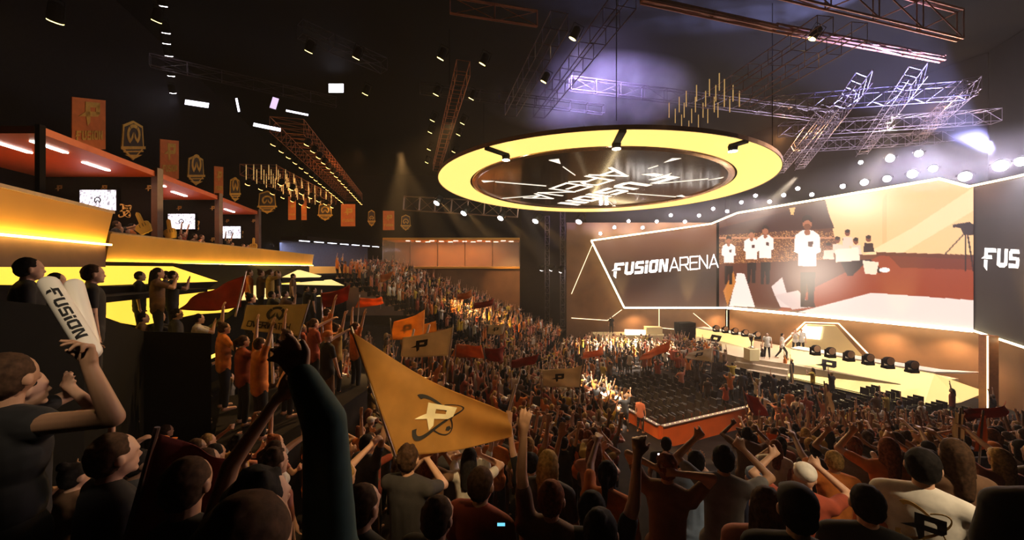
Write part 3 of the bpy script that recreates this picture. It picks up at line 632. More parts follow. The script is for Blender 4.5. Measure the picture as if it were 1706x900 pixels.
# ---------------------------------------------------------------- left suites
SZ = EYE+3.2; RZ = EYE+1.0
def WL(d, off=0): return Vector((-11.9-.3*(d-11)-off, d-.3*off, 0))
posts = [9.0, 13.35, 17.9, 22.9]
for i in range(3):
    d0, d1 = posts[i], posts[i+1]
    lab = ['nearest open suite with rust ceiling and screen', 'middle open suite with rust ceiling and screen', 'farthest open suite with rust ceiling and screen'][i]
    rt = empty('suite', WL(d0), 0, lab, 'suite', 'open suites along the upper left'); L = rt.location+Vector((0, 0, 0)); L = Vector(rt.location)
    a, c = WL(d0), WL(d1); dp = 4.2
    ab, cb = a+Vector((-dp, 0, 0)), c+Vector((-dp, 0, 0))
    q = [Vector((p.x, p.y, SZ))-L for p in (a, c, cb, ab)]; b = MB(); b.prism(q, (0, 0, .18)); b.build('ceiling_panel', M_RUST, rt)
    q = [Vector((p.x, p.y, EYE-.05))-L for p in (a, c, cb, ab)]; b = MB(); b.prism(q, (0, 0, -.2)); b.build('suite_floor', M_DARK, rt)
    q = [Vector((p.x, p.y, z))-L for p, z in ((c, EYE), (cb, EYE), (cb, SZ), (c, SZ))]; b = MB(); b.prism(q, (0, .1, 0)); b.build('end_wall', M_DARK, rt)
    q = [Vector((p.x, p.y, z))-L for p, z in ((ab, EYE), (cb, EYE), (cb, SZ), (ab, SZ))]; b = MB(); b.prism(q, (-.1, 0, 0)); b.build('rear_wall', M_DARK, rt)
    b = MB(); b.box(Vector((c.x, c.y, (EYE+SZ)/2+.1))-L, (.22, .22, SZ-EYE+.4)); b.build('post', mat('post_paint', (.12, .05, .03), .5), rt)
    if i == 0: b = MB(); b.box(Vector((a.x, a.y, (EYE+SZ)/2+.1))-L, (.12, .12, SZ-EYE+.2)); b.build('post', M_DARK, rt)
    b = MB(); b.tube([Vector((a.x, a.y, RZ+.05))-L, Vector((c.x, c.y, RZ+.05))-L], .025, 6); b.build('handrail', M_RAIL, rt)
    for t, o in ((.12, .7), (.12, 1.7), (.56, 1.0)):
        m = lerp(a, c, t)+Vector((-o, 0, 0)); n = lerp(a, c, t+.22)+Vector((-o, 0, 0)); dd = (n-m).normalized(); e = Vector((-dd.y, dd.x, 0))*.06
        b = MB(); b.prism([Vector((p.x, p.y, SZ-.03))-L for p in (m-e, n-e, n+e, m+e)], (0, 0, .05)); b.build('ceiling_light', glow('suite_tube', (1, .93, .82), 12), rt)
    # gold prints on the end wall
    rr = random.Random(i)
    for r in range(3):
        for cc in range(5):
            if (r+cc) % 2: continue
            o = Vector((c.x-.35-cc*.8, c.y-.02, EYE+2.7-r*.75))-L
            if cc and 1 < cc < 4 and r > 0: continue
            b = MB(); flat(b, PMARK, o, (.2, 0, 0), (0, 0, .2), thick=(0, -.01, 0)); b.build('gold_emblem', M_GOLD, rt)
    b = MB(); flat(b, PMARK, Vector((c.x-1.25, c.y-.02, EYE+1.85))-L, (.34, 0, 0), (0, 0, .34), thick=(0, -.01, 0)); flat(b, ORBIT, Vector((c.x-1.25, c.y-.02, EYE+1.85))-L, (.3, 0, 0), (0, 0, .3), thick=(0, -.01, 0))
    b.build('gold_emblem', mat('bright_gold_print', (.8, .55, .2), .5), rt)
    tv = empty('wall_television', Vector((c.x-1.6-(.0, -.3, -.35)[i]-.35, c.y-.1, EYE+[2.35, 2.15, 2.1][i])), 0, ['lit wall television in the nearest open suite', 'lit wall television in the middle open suite', 'lit wall television in the farthest open suite'][i], 'television', 'televisions in the left suites')
    MB().box((0, 0, 0), (1.36, .08, .8)).build('casing', M_BLACK, tv, bevel=.01)
    ny, nx = 14, 26; vs = [((x/nx-.5)*1.28, -.045, (y/ny-.5)*.72) for y in range(ny+1) for x in range(nx+1)]
    me = bpy.data.meshes.new('tv_picture'); me.from_pydata(vs, [], [(y*(nx+1)+x, y*(nx+1)+x+1, (y+1)*(nx+1)+x+1, (y+1)*(nx+1)+x) for y in range(ny) for x in range(nx)])
    ca = me.color_attributes.new('Col', 'FLOAT_COLOR', 'POINT')
    for k, vv in enumerate(vs):
        w = rr.choice((.25, .8, 1, 1, .9)); ca.data[k].color = (w, w*.9, w, 1)
    me.materials.append(vcol_mat('tv_glow', emit=1.8)); link('picture', me, tv)
    b = MB(); flat(b, RING, (-.12, -.055, -.12), (.24, 0, 0), (0, 0, .24), thick=(0, -.004, 0)); b.build('ring_emblem', M_MARK, tv)

# balcony fascia under the suites, bent panels
def fascia(label, a, c, z0, z1, lean, m=M_AMBER, name='balcony_front'):
    rt = empty(name, Vector((a.x, a.y, z0)), 0, label, 'balcony'); L = Vector(rt.location); d = (c-a).normalized(); n = Vector((d.y, -d.x, 0))
    b = MB(); b.prism([Vector((a.x, a.y, z0))-L, Vector((c.x, c.y, z0))-L, Vector((c.x, c.y, z1))+n*lean-L, Vector((a.x, a.y, z1))+n*lean-L], -n*.12); b.build('fascia_panel', m, rt)
    b = MB(); b.prism([Vector((a.x, a.y, z1))-L-n*.3, Vector((c.x, c.y, z1))-L-n*.3, Vector((c.x, c.y, z1))+n*(lean+.03)-L, Vector((a.x, a.y, z1))+n*(lean+.03)-L], (0, 0, .05)); b.build('top_cap', mat('cap_amber', (.7, .45, .18), .35), rt)
    b = MB(); b.prism([Vector((a.x, a.y, z0-.05))+n*.03-L, Vector((c.x, c.y, z0-.05))+n*.03-L, Vector((c.x, c.y, z0-.02))+n*.03-L, Vector((a.x, a.y, z0-.02))+n*.03-L], n*.06); b.build('base_light', glow('fascia_led', (1, .6, .12), 24), rt)
    return rt
FA, FB = PV(176, 388, WL(9), WL(22)), P(520, 425, 31.3); FA.z = FB.z = 0
fascia('long bright amber balcony front below the open suites', FA, FB, EYE+.16, EYE+.98, .12)
FC, FD = P(-60, 403, 4.2), P(176, 403, 7.0); FC.z = FD.z = 0
P0_ = P(0, 403, 4.85); P0_.z = 0; FC = FD+(P0_-FD)*1.35
fascia('near amber balcony front dark at one end and lit yellow at its tip', FC, FD, EYE+.45, EYE+1.0, .1)
b = MB(); b.prism([FC+Vector((0, 0, EYE+.0)), FD+Vector((0, 0, EYE+.0)), FD+Vector((0, 0, EYE+.4)), FC+Vector((0, 0, EYE+.4))], (-.2, -.1, 0)); struct(b.build('trim_balcony', mat('dark_amber', (.09, .04, .02), .6)))
b = MB(); b.prism([FA+Vector((-.3, 0, 8.05)), FB+Vector((-.3, 0, 8.05)), FB+Vector((-4, 0, 8.05)), FA+Vector((-4, 0, 8.05))], (0, 0, .1)); struct(b.build('floor_balcony', M_DARK))

# loge boxes: yellow rear walls, their strip lighting put in as glow, dark ledges
M_LOGE = glow('loge_painted_glow', (1, .62, .06), 1.35)
M_LOGE2 = glow('loge_painted_glow_pale', (1, .74, .26), 1.15)
def LG(px, py, off): return PV(px, py, WL(9, -2.0+off), WL(22, -2.0+off))
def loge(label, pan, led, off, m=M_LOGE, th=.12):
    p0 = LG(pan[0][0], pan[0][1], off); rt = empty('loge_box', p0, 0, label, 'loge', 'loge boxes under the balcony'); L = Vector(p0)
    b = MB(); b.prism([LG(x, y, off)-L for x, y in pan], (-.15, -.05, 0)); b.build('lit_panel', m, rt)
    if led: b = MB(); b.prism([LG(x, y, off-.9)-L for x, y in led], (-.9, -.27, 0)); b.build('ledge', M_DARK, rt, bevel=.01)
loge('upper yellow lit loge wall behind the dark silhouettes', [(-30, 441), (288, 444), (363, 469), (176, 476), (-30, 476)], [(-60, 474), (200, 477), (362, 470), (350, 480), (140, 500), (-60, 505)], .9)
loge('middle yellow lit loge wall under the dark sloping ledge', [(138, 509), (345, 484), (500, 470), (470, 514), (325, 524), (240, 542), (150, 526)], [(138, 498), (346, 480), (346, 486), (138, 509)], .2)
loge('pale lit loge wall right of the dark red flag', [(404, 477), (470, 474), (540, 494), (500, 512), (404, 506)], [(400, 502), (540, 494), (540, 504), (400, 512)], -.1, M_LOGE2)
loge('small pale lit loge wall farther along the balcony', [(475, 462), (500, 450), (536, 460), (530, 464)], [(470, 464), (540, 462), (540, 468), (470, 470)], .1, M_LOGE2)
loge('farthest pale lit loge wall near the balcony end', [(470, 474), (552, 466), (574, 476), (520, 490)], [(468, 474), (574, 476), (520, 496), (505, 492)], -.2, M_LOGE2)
# dark side wall below the loges
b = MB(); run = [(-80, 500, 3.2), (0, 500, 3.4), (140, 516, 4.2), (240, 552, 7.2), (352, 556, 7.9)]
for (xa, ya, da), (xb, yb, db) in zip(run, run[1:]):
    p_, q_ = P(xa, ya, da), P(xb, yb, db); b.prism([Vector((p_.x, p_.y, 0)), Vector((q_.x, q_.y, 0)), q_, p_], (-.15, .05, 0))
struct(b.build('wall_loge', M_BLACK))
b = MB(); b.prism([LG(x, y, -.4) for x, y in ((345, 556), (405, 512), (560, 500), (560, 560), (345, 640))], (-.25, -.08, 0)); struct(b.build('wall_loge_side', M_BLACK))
co_ = P(1647, 560, 21.5); co_.z = 0; rt = empty('stage_column', co_, 0, 'rust brown column at the right end of the stage with a lit edge', 'column')
MB().box((0, 0, 2.15), (.55, .5, 4.3)).build('shaft', mat('column_rust', (.4, .16, .06), .5), rt, bevel=.02); MB().box((-.31, -.2, 2.15), (.05, .05, 4.3)).build('edge_light', M_LEDW, rt)
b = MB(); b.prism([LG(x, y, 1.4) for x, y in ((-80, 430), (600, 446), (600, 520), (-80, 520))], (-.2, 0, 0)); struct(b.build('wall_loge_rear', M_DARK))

# ---------------------------------------------------------------- banners on the upper left wall
SHIELD = [(0, .32), (.06, .95), (.5, 1.08), (.94, .95), (1, .32), (.5, 0)]
def WB(px, py): return PV(px, py, WL(9, 2.6), WL(30, 2.6))
M_BO = mat('banner_orange', (.62, .17, .04), .8, vary=.1, scale=4); M_BD = mat('banner_charcoal', (.05, .035, .03), .8); M_BY = mat('banner_gold', (.62, .36, .06), .7)
def banner(kind, x0, y0, x1, y1, label, front=False):
    fn = (lambda px, py: P(px, py, 33+(px-480)*.03)) if front else WB
    a, c = fn(x0, (y0+y1)/2), fn(x1, (y0+y1)/2); s = ((c-a).length); hh = (fn((x0+x1)/2, y0)-fn((x0+x1)/2, y1)).length
    ex = (c-a).normalized(); o = Vector((a.x, a.y, fn((x0+x1)/2, y1).z)); n = ex.cross(Vector((0, 0, 1)))
    rt = empty('hanging_banner', o, 0, label, 'banner', 'banners along the upper left wall')
    ez = Vector((0, 0, 1))
    if kind == 'o':
        flat(MB(), [], 0, 0, 0); b = MB(); flat(b, [[(0, 0), (1, 0), (1, 1), (0, 1)]], (0, 0, 0), ex*s, ez*hh, thick=-n*.03); b.build('cloth', M_BO, rt)
        b = MB(); k = s*.5; flat(b, PMARK, ex*s*.3+ez*hh*.5+n*.01, ex*k, ez*k, thick=n*.01)
        w, wx = word('FUSION'); k = s*.8/wx; flat(b, w, ex*s*.1+ez*hh*.2+n*.01, ex*k, ez*k*1.3, thick=n*.01); b.build('emblem', M_BY, rt)
    else:
        b = MB(); flat(b, [SHIELD], (0, 0, 0), ex*s, ez*hh, thick=-n*.04); b.build('cloth', M_BY, rt)
        b = MB(); flat(b, [[(q[0]*.88+.06, q[1]*.88+.06) for q in SHIELD]], n*.005, ex*s, ez*hh, thick=n*.004); b.build('dark_field', M_BD, rt)
        b = MB(); flat(b, RING, ex*s*.2+ez*hh*.42+n*.012, ex*s*.6, ez*s*.6, thick=n*.01); flat(b, [[(-.05, .3), (1.05, .3), (1.05, .38), (-.05, .38)], [(.05, .22), (.95, .22), (.95, .26), (.05, .26)], [(.1, .16), (.9, .14), (.5, .03)]], n*.012, ex*s, ez*hh, thick=n*.01); b.build('emblem', M_BY, rt)
for kind, x0, y0, x1, y1, lab, fr in (
 ('o', 120, 176, 176, 262, 'largest dim orange banner above the nearest suite roof', 0), ('s', 203, 214, 240, 275, 'dim shield banner above the nearest suite roof', 0),
 ('o', 267, 240, 298, 306, 'orange banner just right of the nearest suite post', 0), ('s', 313, 268, 340, 315, 'largest clear shield banner above the middle suite', 0),
 ('o', 357, 281, 372, 330, 'narrow orange banner above the middle suite post', 0), ('s', 383, 302, 400, 340, 'narrow shield banner above the farthest suite', 0),
 ('s', 430, 322, 460, 358, 'shield banner just beyond the farthest suite', 1), ('o', 480, 328, 493, 367, 'narrow orange banner under the lamp cluster', 1), ('o', 502, 330, 511, 367, 'narrowest orange banner under the lamp cluster', 1),
 ('s', 530, 341, 553, 369, 'shield banner between narrow and wide orange banners', 1), ('o', 568, 341, 592, 378, 'wide orange banner right of the lamp cluster', 1), ('s', 613, 352, 625, 378, 'half turned shield banner left of the pale orange one', 1),
 ('o', 638, 352, 657, 384, 'pale orange banner near the far corner', 1), ('s', 668, 360, 684, 385, 'last shield banner nearest the long glass suite', 1)): banner(kind, x0, y0, x1, y1, lab, fr)
# ---------------------------------------------------------------- hanging disc
DC = Vector((5.36, 24.58, EYE+5.22)); DA, DB = -.019, -.013
DN = Vector((-DA, -DB, 1)).normalized(); DX = Vector((1, 0, DA)).normalized(); DY = DN.cross(DX)
DM = Matrix((DX, DY, DN)).transposed()
disc = empty('hanging_disc', DC, 0, 'giant circular halo with glowing yellow ring hung above the arena floor', 'halo')
def DPX(px, py, dz=0):
    rx, rz = (px-HX)/F, (HY-py)/F
    t = (DC.z+dz-EYE-DA*DC.x-DB*DC.y)/(rz-DA*rx-DB); return P(px, py, t)-DC
def dl(prof, n=96): return MB().lathe(prof, n, (0, 0, 0), DM, prof[0][0] > 0)
dl([(8.05, 0), (10, 0), (10, .02), (8.05, .02)]).build('glowing_ring', glow('ring_glow', (1, .64, .17), 1.5), disc)
dl([(10.0, -.02), (10.05, -.02), (10.05, .16), (8.0, .3), (8.0, .24), (10.0, .1)]).build('outer_rim', mat('rim_brown', (.25, .12, .08), .5), disc)
dl([(7.98, .03), (8.05, .03), (8.05, .12), (7.98, .12)]).build('shadow_gap', M_BLACK, disc)
dl([(7.62, -.02), (7.78, -.09), (7.93, -.02), (7.98, .1), (7.62, .1)]).build('inner_rim', mat('rose_metal', (.85, .6, .5), .25, .9), disc)
M_GLOSS = mat('glossy_brown', (.05, .03, .025), .12, 0, vary=.1); M_GLOSS.node_tree.nodes['Principled BSDF'].inputs['Specular IOR Level'].default_value = .9
dl([(0, .06), (7.62, .06), (7.62, .1), (0, .1)]).build('glossy_underside', M_GLOSS, disc)
M_DW = glow('disc_lettering', (1, .88, .72), 1.5)
# FUSION runs from upper right to lower left seen from the seats, ARENA beside it
b = MB(); g = lambda x, y: DPX(x, y, .05)
def quad_fn(p00, p10, p01, W_):
    o, ax, ay = g(*p00), g(*p10)-g(*p00), g(*p01)-g(*p00); return lambda x, y: o+ax*(x/W_)+ay*y
def disc_text(w, wx, m0, m1, hk):
    a, c = g(*m0), g(*m1); ex = c-a; up = (-DN).cross(ex.normalized()); h = ex.length/wx*hk
    flat(b, w, a-up*h*.5, ex/wx, up*h, fn=None)
w, wx = word('FUSION'); disc_text(w, wx-.1, (1112, 292), (945, 341), .92)
w, wx = word('ARENA', False, .13); disc_text(w, wx-.15, (1040, 284), (892, 332), .95)
b.build('disc_lettering', M_DW, disc)
for pts in (((914, 267), (931, 265), (934, 273)), ((1106, 271), (1135, 264), (1120, 264)), ((802, 301), (824, 302), (806, 304)), ((1180, 300), (1206, 295), (1202, 297)), ((818, 333), (833, 331), (829, 329)), ((1126, 327), (1144, 329), (1136, 325)), ((907, 346), (915, 344), (911, 343)), ((1018, 344), (1030, 346), (1024, 342))):
    b = MB(); b.prism([g(*p) for p in pts], DN*-.01); b.build('triangle_mark', M_DW, disc)
for (p, q) in (((938, 278), (958, 292)), ((1080, 281), (1096, 276)), ((825, 303), (910, 310)), ((833, 331), (895, 326)), ((1045, 322), (1126, 328)), ((1096, 306), (1180, 298)), ((1010, 332), (1020, 341))):
    a, c = g(*p), g(*q); MB().tube([a, c], .028, 4).build('line_mark', M_DW, disc)
for i, (x, y) in enumerate(((843, 256), (1027, 236), (1221, 240))):
    p = DPX(x, y); q = p.normalized()*9.95; q.z = p.z
    b = MB(); b.box((p+q)/2+Vector((0, 0, -.06)), (.3, (q-p).length+.2, .12), math.atan2(q.y-p.y, q.x-p.x)-PI/2); o = b.build('lamp_bracket', M_BLACK, disc, bevel=.02)
    b = MB().lathe([(0, -.3), (.17, -.3), (.2, -.1), (.12, .05)], 16, p); b.build('spot_head', M_BLACK, disc, True)
    b = MB().lathe([(0, -.32), (.18, -.32), (.18, -.31)], 16, p); b.build('spot_lens', glow('spot_white', (1, .88, .6), 40), disc)
for a in range(6):
    t = a*PI/3+.4; p = DM@Vector((9.6*math.cos(t), 9.6*math.sin(t), .5)); MB().tube([p, p+Vector((0, 0, 21.4-DC.z-p.z))], .02, 5).build('hanging_cable', M_BLACK, disc)

# ---------------------------------------------------------------- trusses
def box_truss(a, c, w, h, label, m=M_STEEL, bay=.9, r=.02, name='roof_truss', up=None):
    """lattice box truss hung with its axis from a to c"""
    a, c = Vector(a), Vector(c); d = (c-a).normalized(); s = Vector((-d.y, d.x, 0)).normalized() if abs(d.z) < .9 else Vector((1, 0, 0)); z = d.cross(s)
    if z.z < 0 and abs(d.z) < .9: z = -z
    L = (c-a).length; n = max(2, int(L/bay)); mb = MB(); O = a
    cor = [(-1, 0), (1, 0), (1, 1), (-1, 1)] if h > 0 else [(-1, 0), (1, 0)]
    def pt(i, k): return d*(L*i/n)+s*(cor[k][0]*w/2)+z*(cor[k][1]*h)
    for k in range(len(cor)): mb.tube([pt(0, k), pt(n, k)], r, 5)
    for i in range(n+1):
        for k in range(len(cor) if h > 0 else 1): mb.tube([pt(i, k), pt(i, (k+1) % len(cor))], r*.7, 4, False)
    for i in range(0 if 'ladder' in label else n):
        for k in ((0, 1, 2, 3) if h > 0 else (0,)):
            if k == 0 and i % 2: continue
            mb.tube([pt(i, k), pt(i+1, (k+1) % len(cor))], r*.6, 4, False)
    o = mb.build(name, m, None); o.location = O; tag(o, label, 'truss'); return o
def T(px, py, z): return PZ(px, py, EYE+z)
M_ST2 = mat('bright_steel', (.5, .34, .26), .4, .7); M_DIM = mat('steel_painted_shade', (.05, .04, .05), .5, .3); M_RST = mat('rust_steel', (.45, .16, .07), .5, .4); M_LIL = mat('lilac_steel', (.22, .18, .24), .4, .6)  # dim roof trusses: their shade is put into a darker steel colour
box_truss(T(1375, 56, 8), T(1178, 181, 8), .62, .6, 'bright ladder truss left of its twin above the right of disc', M_ST2)
box_truss(T(1432, 66, 8), T(1240, 178, 8), .62, .6, 'bright ladder truss right of its twin above the right of disc', M_ST2)
box_truss(T(1045, 12, 8), T(898, 196, 8), .62, .6, 'lilac ladder truss running up from the left rim of disc', M_LIL)
box_truss(T(932, 50, 8), T(851, 193, 8), .62, .6, 'lilac ladder truss just left of the longer one over disc', M_LIL)
box_truss(T(772, 125, 8), T(727, 285, 8), .55, .6, 'steep ladder truss left of the yellow halo', M_RST)
box_truss(T(1070, 2, 9.5), T(1292, 50, 9.5), .2, .12, 'rust chord truss along the top edge over the disc', M_RST, 2.2, .05)
box_truss(T(1292, -8, 9.5), T(1600, 66, 9.5), .2, 1.2, 'large orange roof truss in the top right corner', M_RST, 2.4, .045)
box_truss(T(1290, 50, 9.6), T(1570, 102, 9.6), .2, .2, 'lower chord of the large roof truss in the top right', M_RST, 2.4, .04)
for k, (x0, x1, y) in enumerate(((1260, 1620, 188), (1300, 1660, 226), (1330, 1640, 252))):
    box_truss(T(x0, y, 8.2), T(x1, y-26+k*4, 8.2), .6, .7, ['highest', 'middle', 'lowest'][k]+' lattice truss in the blue beam above the screen lamps', M_LIL, .8)
for k, (x0, y0, x1, y1) in enumerate(((1440, 140, 1330, 285), (1530, 130, 1420, 280), (1620, 150, 1500, 262), (1380, 190, 1290, 300))):
    box_truss(T(x0, y0, 8.6), T(x1, y1, 8.6), .6, .6, ['first', 'second', 'third', 'last'][k]+' slanting truss over the screen lamps, counted '+['from the disc', 'from the disc', 'near the right edge', 'closest behind the halo'][k], M_LIL, .8)
# lamp clusters on the upper left: two long trusses crowded with warm lamps
box_truss(T(478, 222, 7), T(590, 335, 7), 1.6, .8, 'wide lattice truss crowded with small warm lamps on the upper left', M_RST, .8)
box_truss(T(430, 292, 6), T(540, 340, 6), 2.2, .7, 'low wide lattice truss with hanging rods above narrow banners', M_RST, .9)
box_truss(T(250, 110, 9), T(560, 178, 9), .3, .5, 'long dim catwalk truss crossing the upper left', M_DIM, 1.2)
box_truss(T(500, 60, 10), T(640, 120, 10), .6, .6, 'dim truss above the white window light', M_DIM, 1)
box_truss(T(700, 155, 9), T(1005, 190, 9), .3, .5, 'dim cross truss behind the left ladder trusses', M_DIM, 1)
box_truss(T(750, 22, 11), T(895, 44, 11), .1, .7, 'rust rail pair at the top middle of the roof', M_RST, 1.6, .03)
box_truss(T(950, 150, 9.5), T(1400, 205, 9.5), .3, .7, 'long lilac truss passing behind the disc in haze', M_LIL, 1.4)
box_truss(P(672, 350, 41), P(862, 362, 39), .2, 1.5, 'horizontal truss holding warm spots above the long glass suite', M_ST2, 1.6, .06)
box_truss(P(912, 560, 45), P(912, 360, 45), .5, .5, 'tall vertical truss tower left of the screen', M_STEEL, .8, .03, 'truss_tower')
box_truss(P(938, 545, 42), P(938, 352, 42), .5, .5, 'second vertical truss tower nearer the screen', M_STEEL, .8, .03, 'truss_tower')
# hanging light rods at the ends of the bright ladders
M_ROD = mat('brass_rod', (.7, .5, .2), .35, .8, emit=(1, .6, .2), strength=.5); r_ = random.Random(2); n = 0
for j in range(4):
    for i in range(6):
        px, py = 1112+i*17+j*12+r_.uniform(-3, 3), 196-i*9+j*9; p = T(px, py, 7.6)
        o = MB().tube([(0, 0, 0), (0, 0, .75)], .022, 5).build('light_rod', M_ROD); o.location = p
        tag(o, 'slim brass light rod in the sparkling cluster above the disc', 'light rod', 'brass light rods above the disc')

# ---------------------------------------------------------------- small spot lamps
def can(size, hue, strength):
    m = glow('lamp_%s' % hue, {'warm': (1, .5, .12), 'gold': (1, .75, .2), 'white': (1, .9, .95), 'violet': (.85, .8, 1)}[hue], strength); return m
LM = {k: can(0, k, s) for k, s in (('warm', 14), ('gold', 10), ('white', 18), ('violet', 60))}
body_me = MB().lathe([(.05, .2), (.1, .16), (.11, -.06), (.095, -.1)], 10).mesh('lamp_can', M_BLACK, True)
hook_me = MB().tube([(-.14, 0, 0), (-.14, 0, .25), (.14, 0, .25), (.14, 0, 0)], .012, 4).mesh('lamp_yoke', M_BLACK)
lens_me = {}
for k in LM: lens_me[k] = MB().lathe([(0, -.1), (.095, -.1), (.095, -.11), (0, -.115)], 12).mesh('lamp_lens', LM[k])
def lamp(p, hue, label, group=None, sc=1, tilt=(0, 0), name='spot_lamp'):
    rt = empty(name, p, 0, label, 'spotlight', group); rt.scale = (sc,)*3; rt.rotation_euler = (tilt[0], tilt[1], 0)
    if name == 'dazzle_lamp': rt.rotation_euler = (Vector((4, 5, 5))-p).to_track_quat('-Z', 'Y').to_euler()
    link('lamp_body', body_me, rt); link('yoke', hook_me, rt); link('lens', lens_me[hue], rt); return rt
for k, (px, py) in enumerate(((93, 25), (262, 28), (516, 80), (595, 91), (610, 152), (736, 92), (806, 101), (728, 153), (787, 160), (722, 197), (772, 202), (718, 217), (765, 221), (716, 246), (757, 250), (712, 268), (1357, 58), (957, 58), (908, 131))):
    lamp(T(px, py, 9), 'gold', 'small gold spot lamp scattered under the dark roof', 'gold spots scattered under the roof', 1.5 if k else 2.2, (.3, .5))
for k, (px, py) in enumerate(((269, 2), (275, 48), (276, 66), (280, 87), (284, 121), (287, 150))):
    lamp(T(px, py, 10), 'white', 'cold white lamp in the short row on the dark upper left', 'cold white row of lamps', 1.5, (.5, .2))
for k in range(34):
    t = (k//2+.5)/17; p = lerp(T(478, 222, 7), T(590, 335, 7), t)+Vector(((-.9, .9)[k % 2], 0, -.3)); lamp(p, 'warm', 'small warm lamp on the wide crowded truss', 'warm lamps on the wide truss', 1.3, (.2, .6))
for k in range(14):
    t = (k//2+.5)/7; p = lerp(T(430, 292, 6), T(540, 340, 6), t)+Vector(((-1.1, 1.1)[k % 2], 0, -.3)); lamp(p, 'warm', 'small warm lamp on the low wide truss', 'warm lamps on the low truss', 1.5, (.2, .6))
for j in range(5):
    for i in range(9):
        p = lerp(T(430, 292, 6), T(540, 340, 6), (i+.3)/9)+Vector((-1+j*.5, 0, .7)); o = MB().tube([(0, 0, -.9), (0, 0, .1)], .03, 4).build('light_rod', M_ROD); o.location = p
        tag(o, 'slim rod hanging in the low wide truss on the left', 'light rod', 'rods hanging in the low wide truss')
sp = ((903, 446), (919, 446), (935, 449), (956, 449))
for k, (px, py) in enumerate(sp): lamp(P(px, py, 41), 'white', 'warm white starry lamp in the row of four left of the screen', 'four starry lamps left of the screen', 3.0, (1.2, 0))
for k, (px, py) in enumerate(((730, 335), (775, 352), (836, 360), (894, 365), (966, 366))):
    lamp(P(px, py, 38), 'white', ['leftmost', 'second', 'third', 'fourth', 'last'][k]+' warm haze lamp in the row under the far rim of halo', None, 3.2, (-.5, .5), 'haze_spotlight')
for k, (px, py, s) in enumerate(((1434, 270, 1.2), (1483, 263, 2.2), (1531, 255, 2), (1555, 280, 2), (1520, 289, 2.4), (1478, 297, 2), (1440, 303, 2), (1608, 293, 2.8), (1668, 275, 3.2), (1702, 268, 2.6), (1404, 310, 1.4))):
    d = 23-(px-1434)/300*3; lamp(P(px, py, d), 'violet', ['small dazzling lamp nearest the disc above the screen', 'large dazzling lamp high above the screen picture', 'highest dazzling lamp above the screen corner', 'dazzling lamp just above the screen corner', 'dazzling lamp close over the screen top edge', 'dazzling lamp low over the beige picture wall', 'dazzling lamp left among the low ones', 'big dazzling lamp at the notch of the screen top', 'largest dazzling lamp over the dark side screen', 'dazzling lamp cut by the right edge', 'small dazzling lamp low beside the outline'][k], None, s*.95, (1.25, -.7), 'dazzle_lamp')
for k in range(16):
    px = 1000+k*23.5; t, = (yat(TOP, px),); d = onscreen(px, t, -.6); p = P(px, t-10-(k % 3)*7, d.y)
    lamp(p, 'violet', 'glaring white lamp in the row along the top of title screen', 'glaring lamps above the title screen', 1.6, (1.2, -.5), 'dazzle_lamp')
# cold window lights
def panel(p, sx, sz, label, m, ry=0):
    rt = empty('work_light', p, 0, label, 'light'); MB().box((0, .06, 0), (sx+.1, .1, sz+.1), 0, 0, ry).build('casing', M_BLACK, rt); MB().box((0, 0, 0), (sx, .03, sz), 0, 0, ry).build('lens', m, rt)
MW = glow('cold_panel', (.9, .85, 1), 5)
panel(P(560, 147, 26), 1.0, .6, 'bright white window light high on the upper left', MW); panel(P(328, 173, 24), 1.5, .3, 'white work light strip above the suites', MW, .15)
panel(P(457, 172, 27), .45, .8, 'small tilted lilac work light over the lamp truss', glow('lilac_panel', (.8, .6, .9), 1.2), .3); panel(P(445, 212, 26), 1.9, .22, 'long white tube light left of the wide lamp truss', MW, .2); panel(P(495, 188, 27), 1.6, .12, 'thin white tube light beside the lilac one', MW, .2)
panel(P(396, 175, 25), .12, .9, 'thin upright cold light above the suites', MW, -.2)
# ---------------------------------------------------------------- crowd prototypes
LOOK = Vector((15, 32, 0))
def head_mesh(parts_fn, nm, voxel, ratio=1, **k):
    hd = Vector((0, 0, 0)); me = blob(parts_fn(hd, **k) if k else parts_fn(hd), voxel, 3, ratio, nm)
    if nm != 'cap':   # loose locks
        for v in me.vertices:
            q = v.co.copy(); q.z *= .35; v.co += v.normal*((noise.noise(q*55)+.5*noise.noise(q*120))*.006)
    return me
HAIRME = {s: head_mesh(hair_parts, 'hair_'+s, .013, .6, style=s) for s in ('short', 'long', 'pony', 'curly', 'bun')}
CAPME = head_mesh(cap_parts, 'cap', .011, .6)
PROTO = {}
def proto(pose, fem=0, fine=False):
    k = (pose, fem, fine)
    if k not in PROTO:
        body, shirt, trou, hd, ends = figure(pose, 0, 2, .95 if fem else 1.0, fem)
        vx = .0085 if fine else .0115
        PROTO[k] = (blob(body, vx, 3 if fine else 2, .6 if fine else .35, 'body'), blob(shirt, .018, 5, .6, 'shirt'), blob(trou, .022, 5, .5, 'trousers'), hd, ends)
        for m_ in PROTO[k][:3]: m_.materials.append(M_BLACK)
    return PROTO[k]
for m_ in list(HAIRME.values())+[CAPME]: m_.materials.append(M_BLACK)
def mslot(o, m): o.material_slots[0].link = 'OBJECT'; o.material_slots[0].material = m; return o
def person(p, face, pose, shirt, hair, style, label, group=None, skin=0, trousers='black', cap=None, fem=0, sc=1, fine=False):
    b, s, t, hd, ends = proto(pose, fem, fine); rt = empty('person', p, face, label, 'person', group); rt.scale = (sc,)*3
    mslot(link('body', b, rt), SKINS[skin]); mslot(link('shirt', s, rt), CLOTH[shirt]); mslot(link('trousers', t, rt), CLOTH[trousers])
    if style: o = mslot(link('hair', HAIRME[style], rt, hd), HAIRS[hair])
    if cap: o = mslot(link('cap', CAPME, rt, hd+Vector((0, 0, .012))), CLOTH[cap])
    return rt
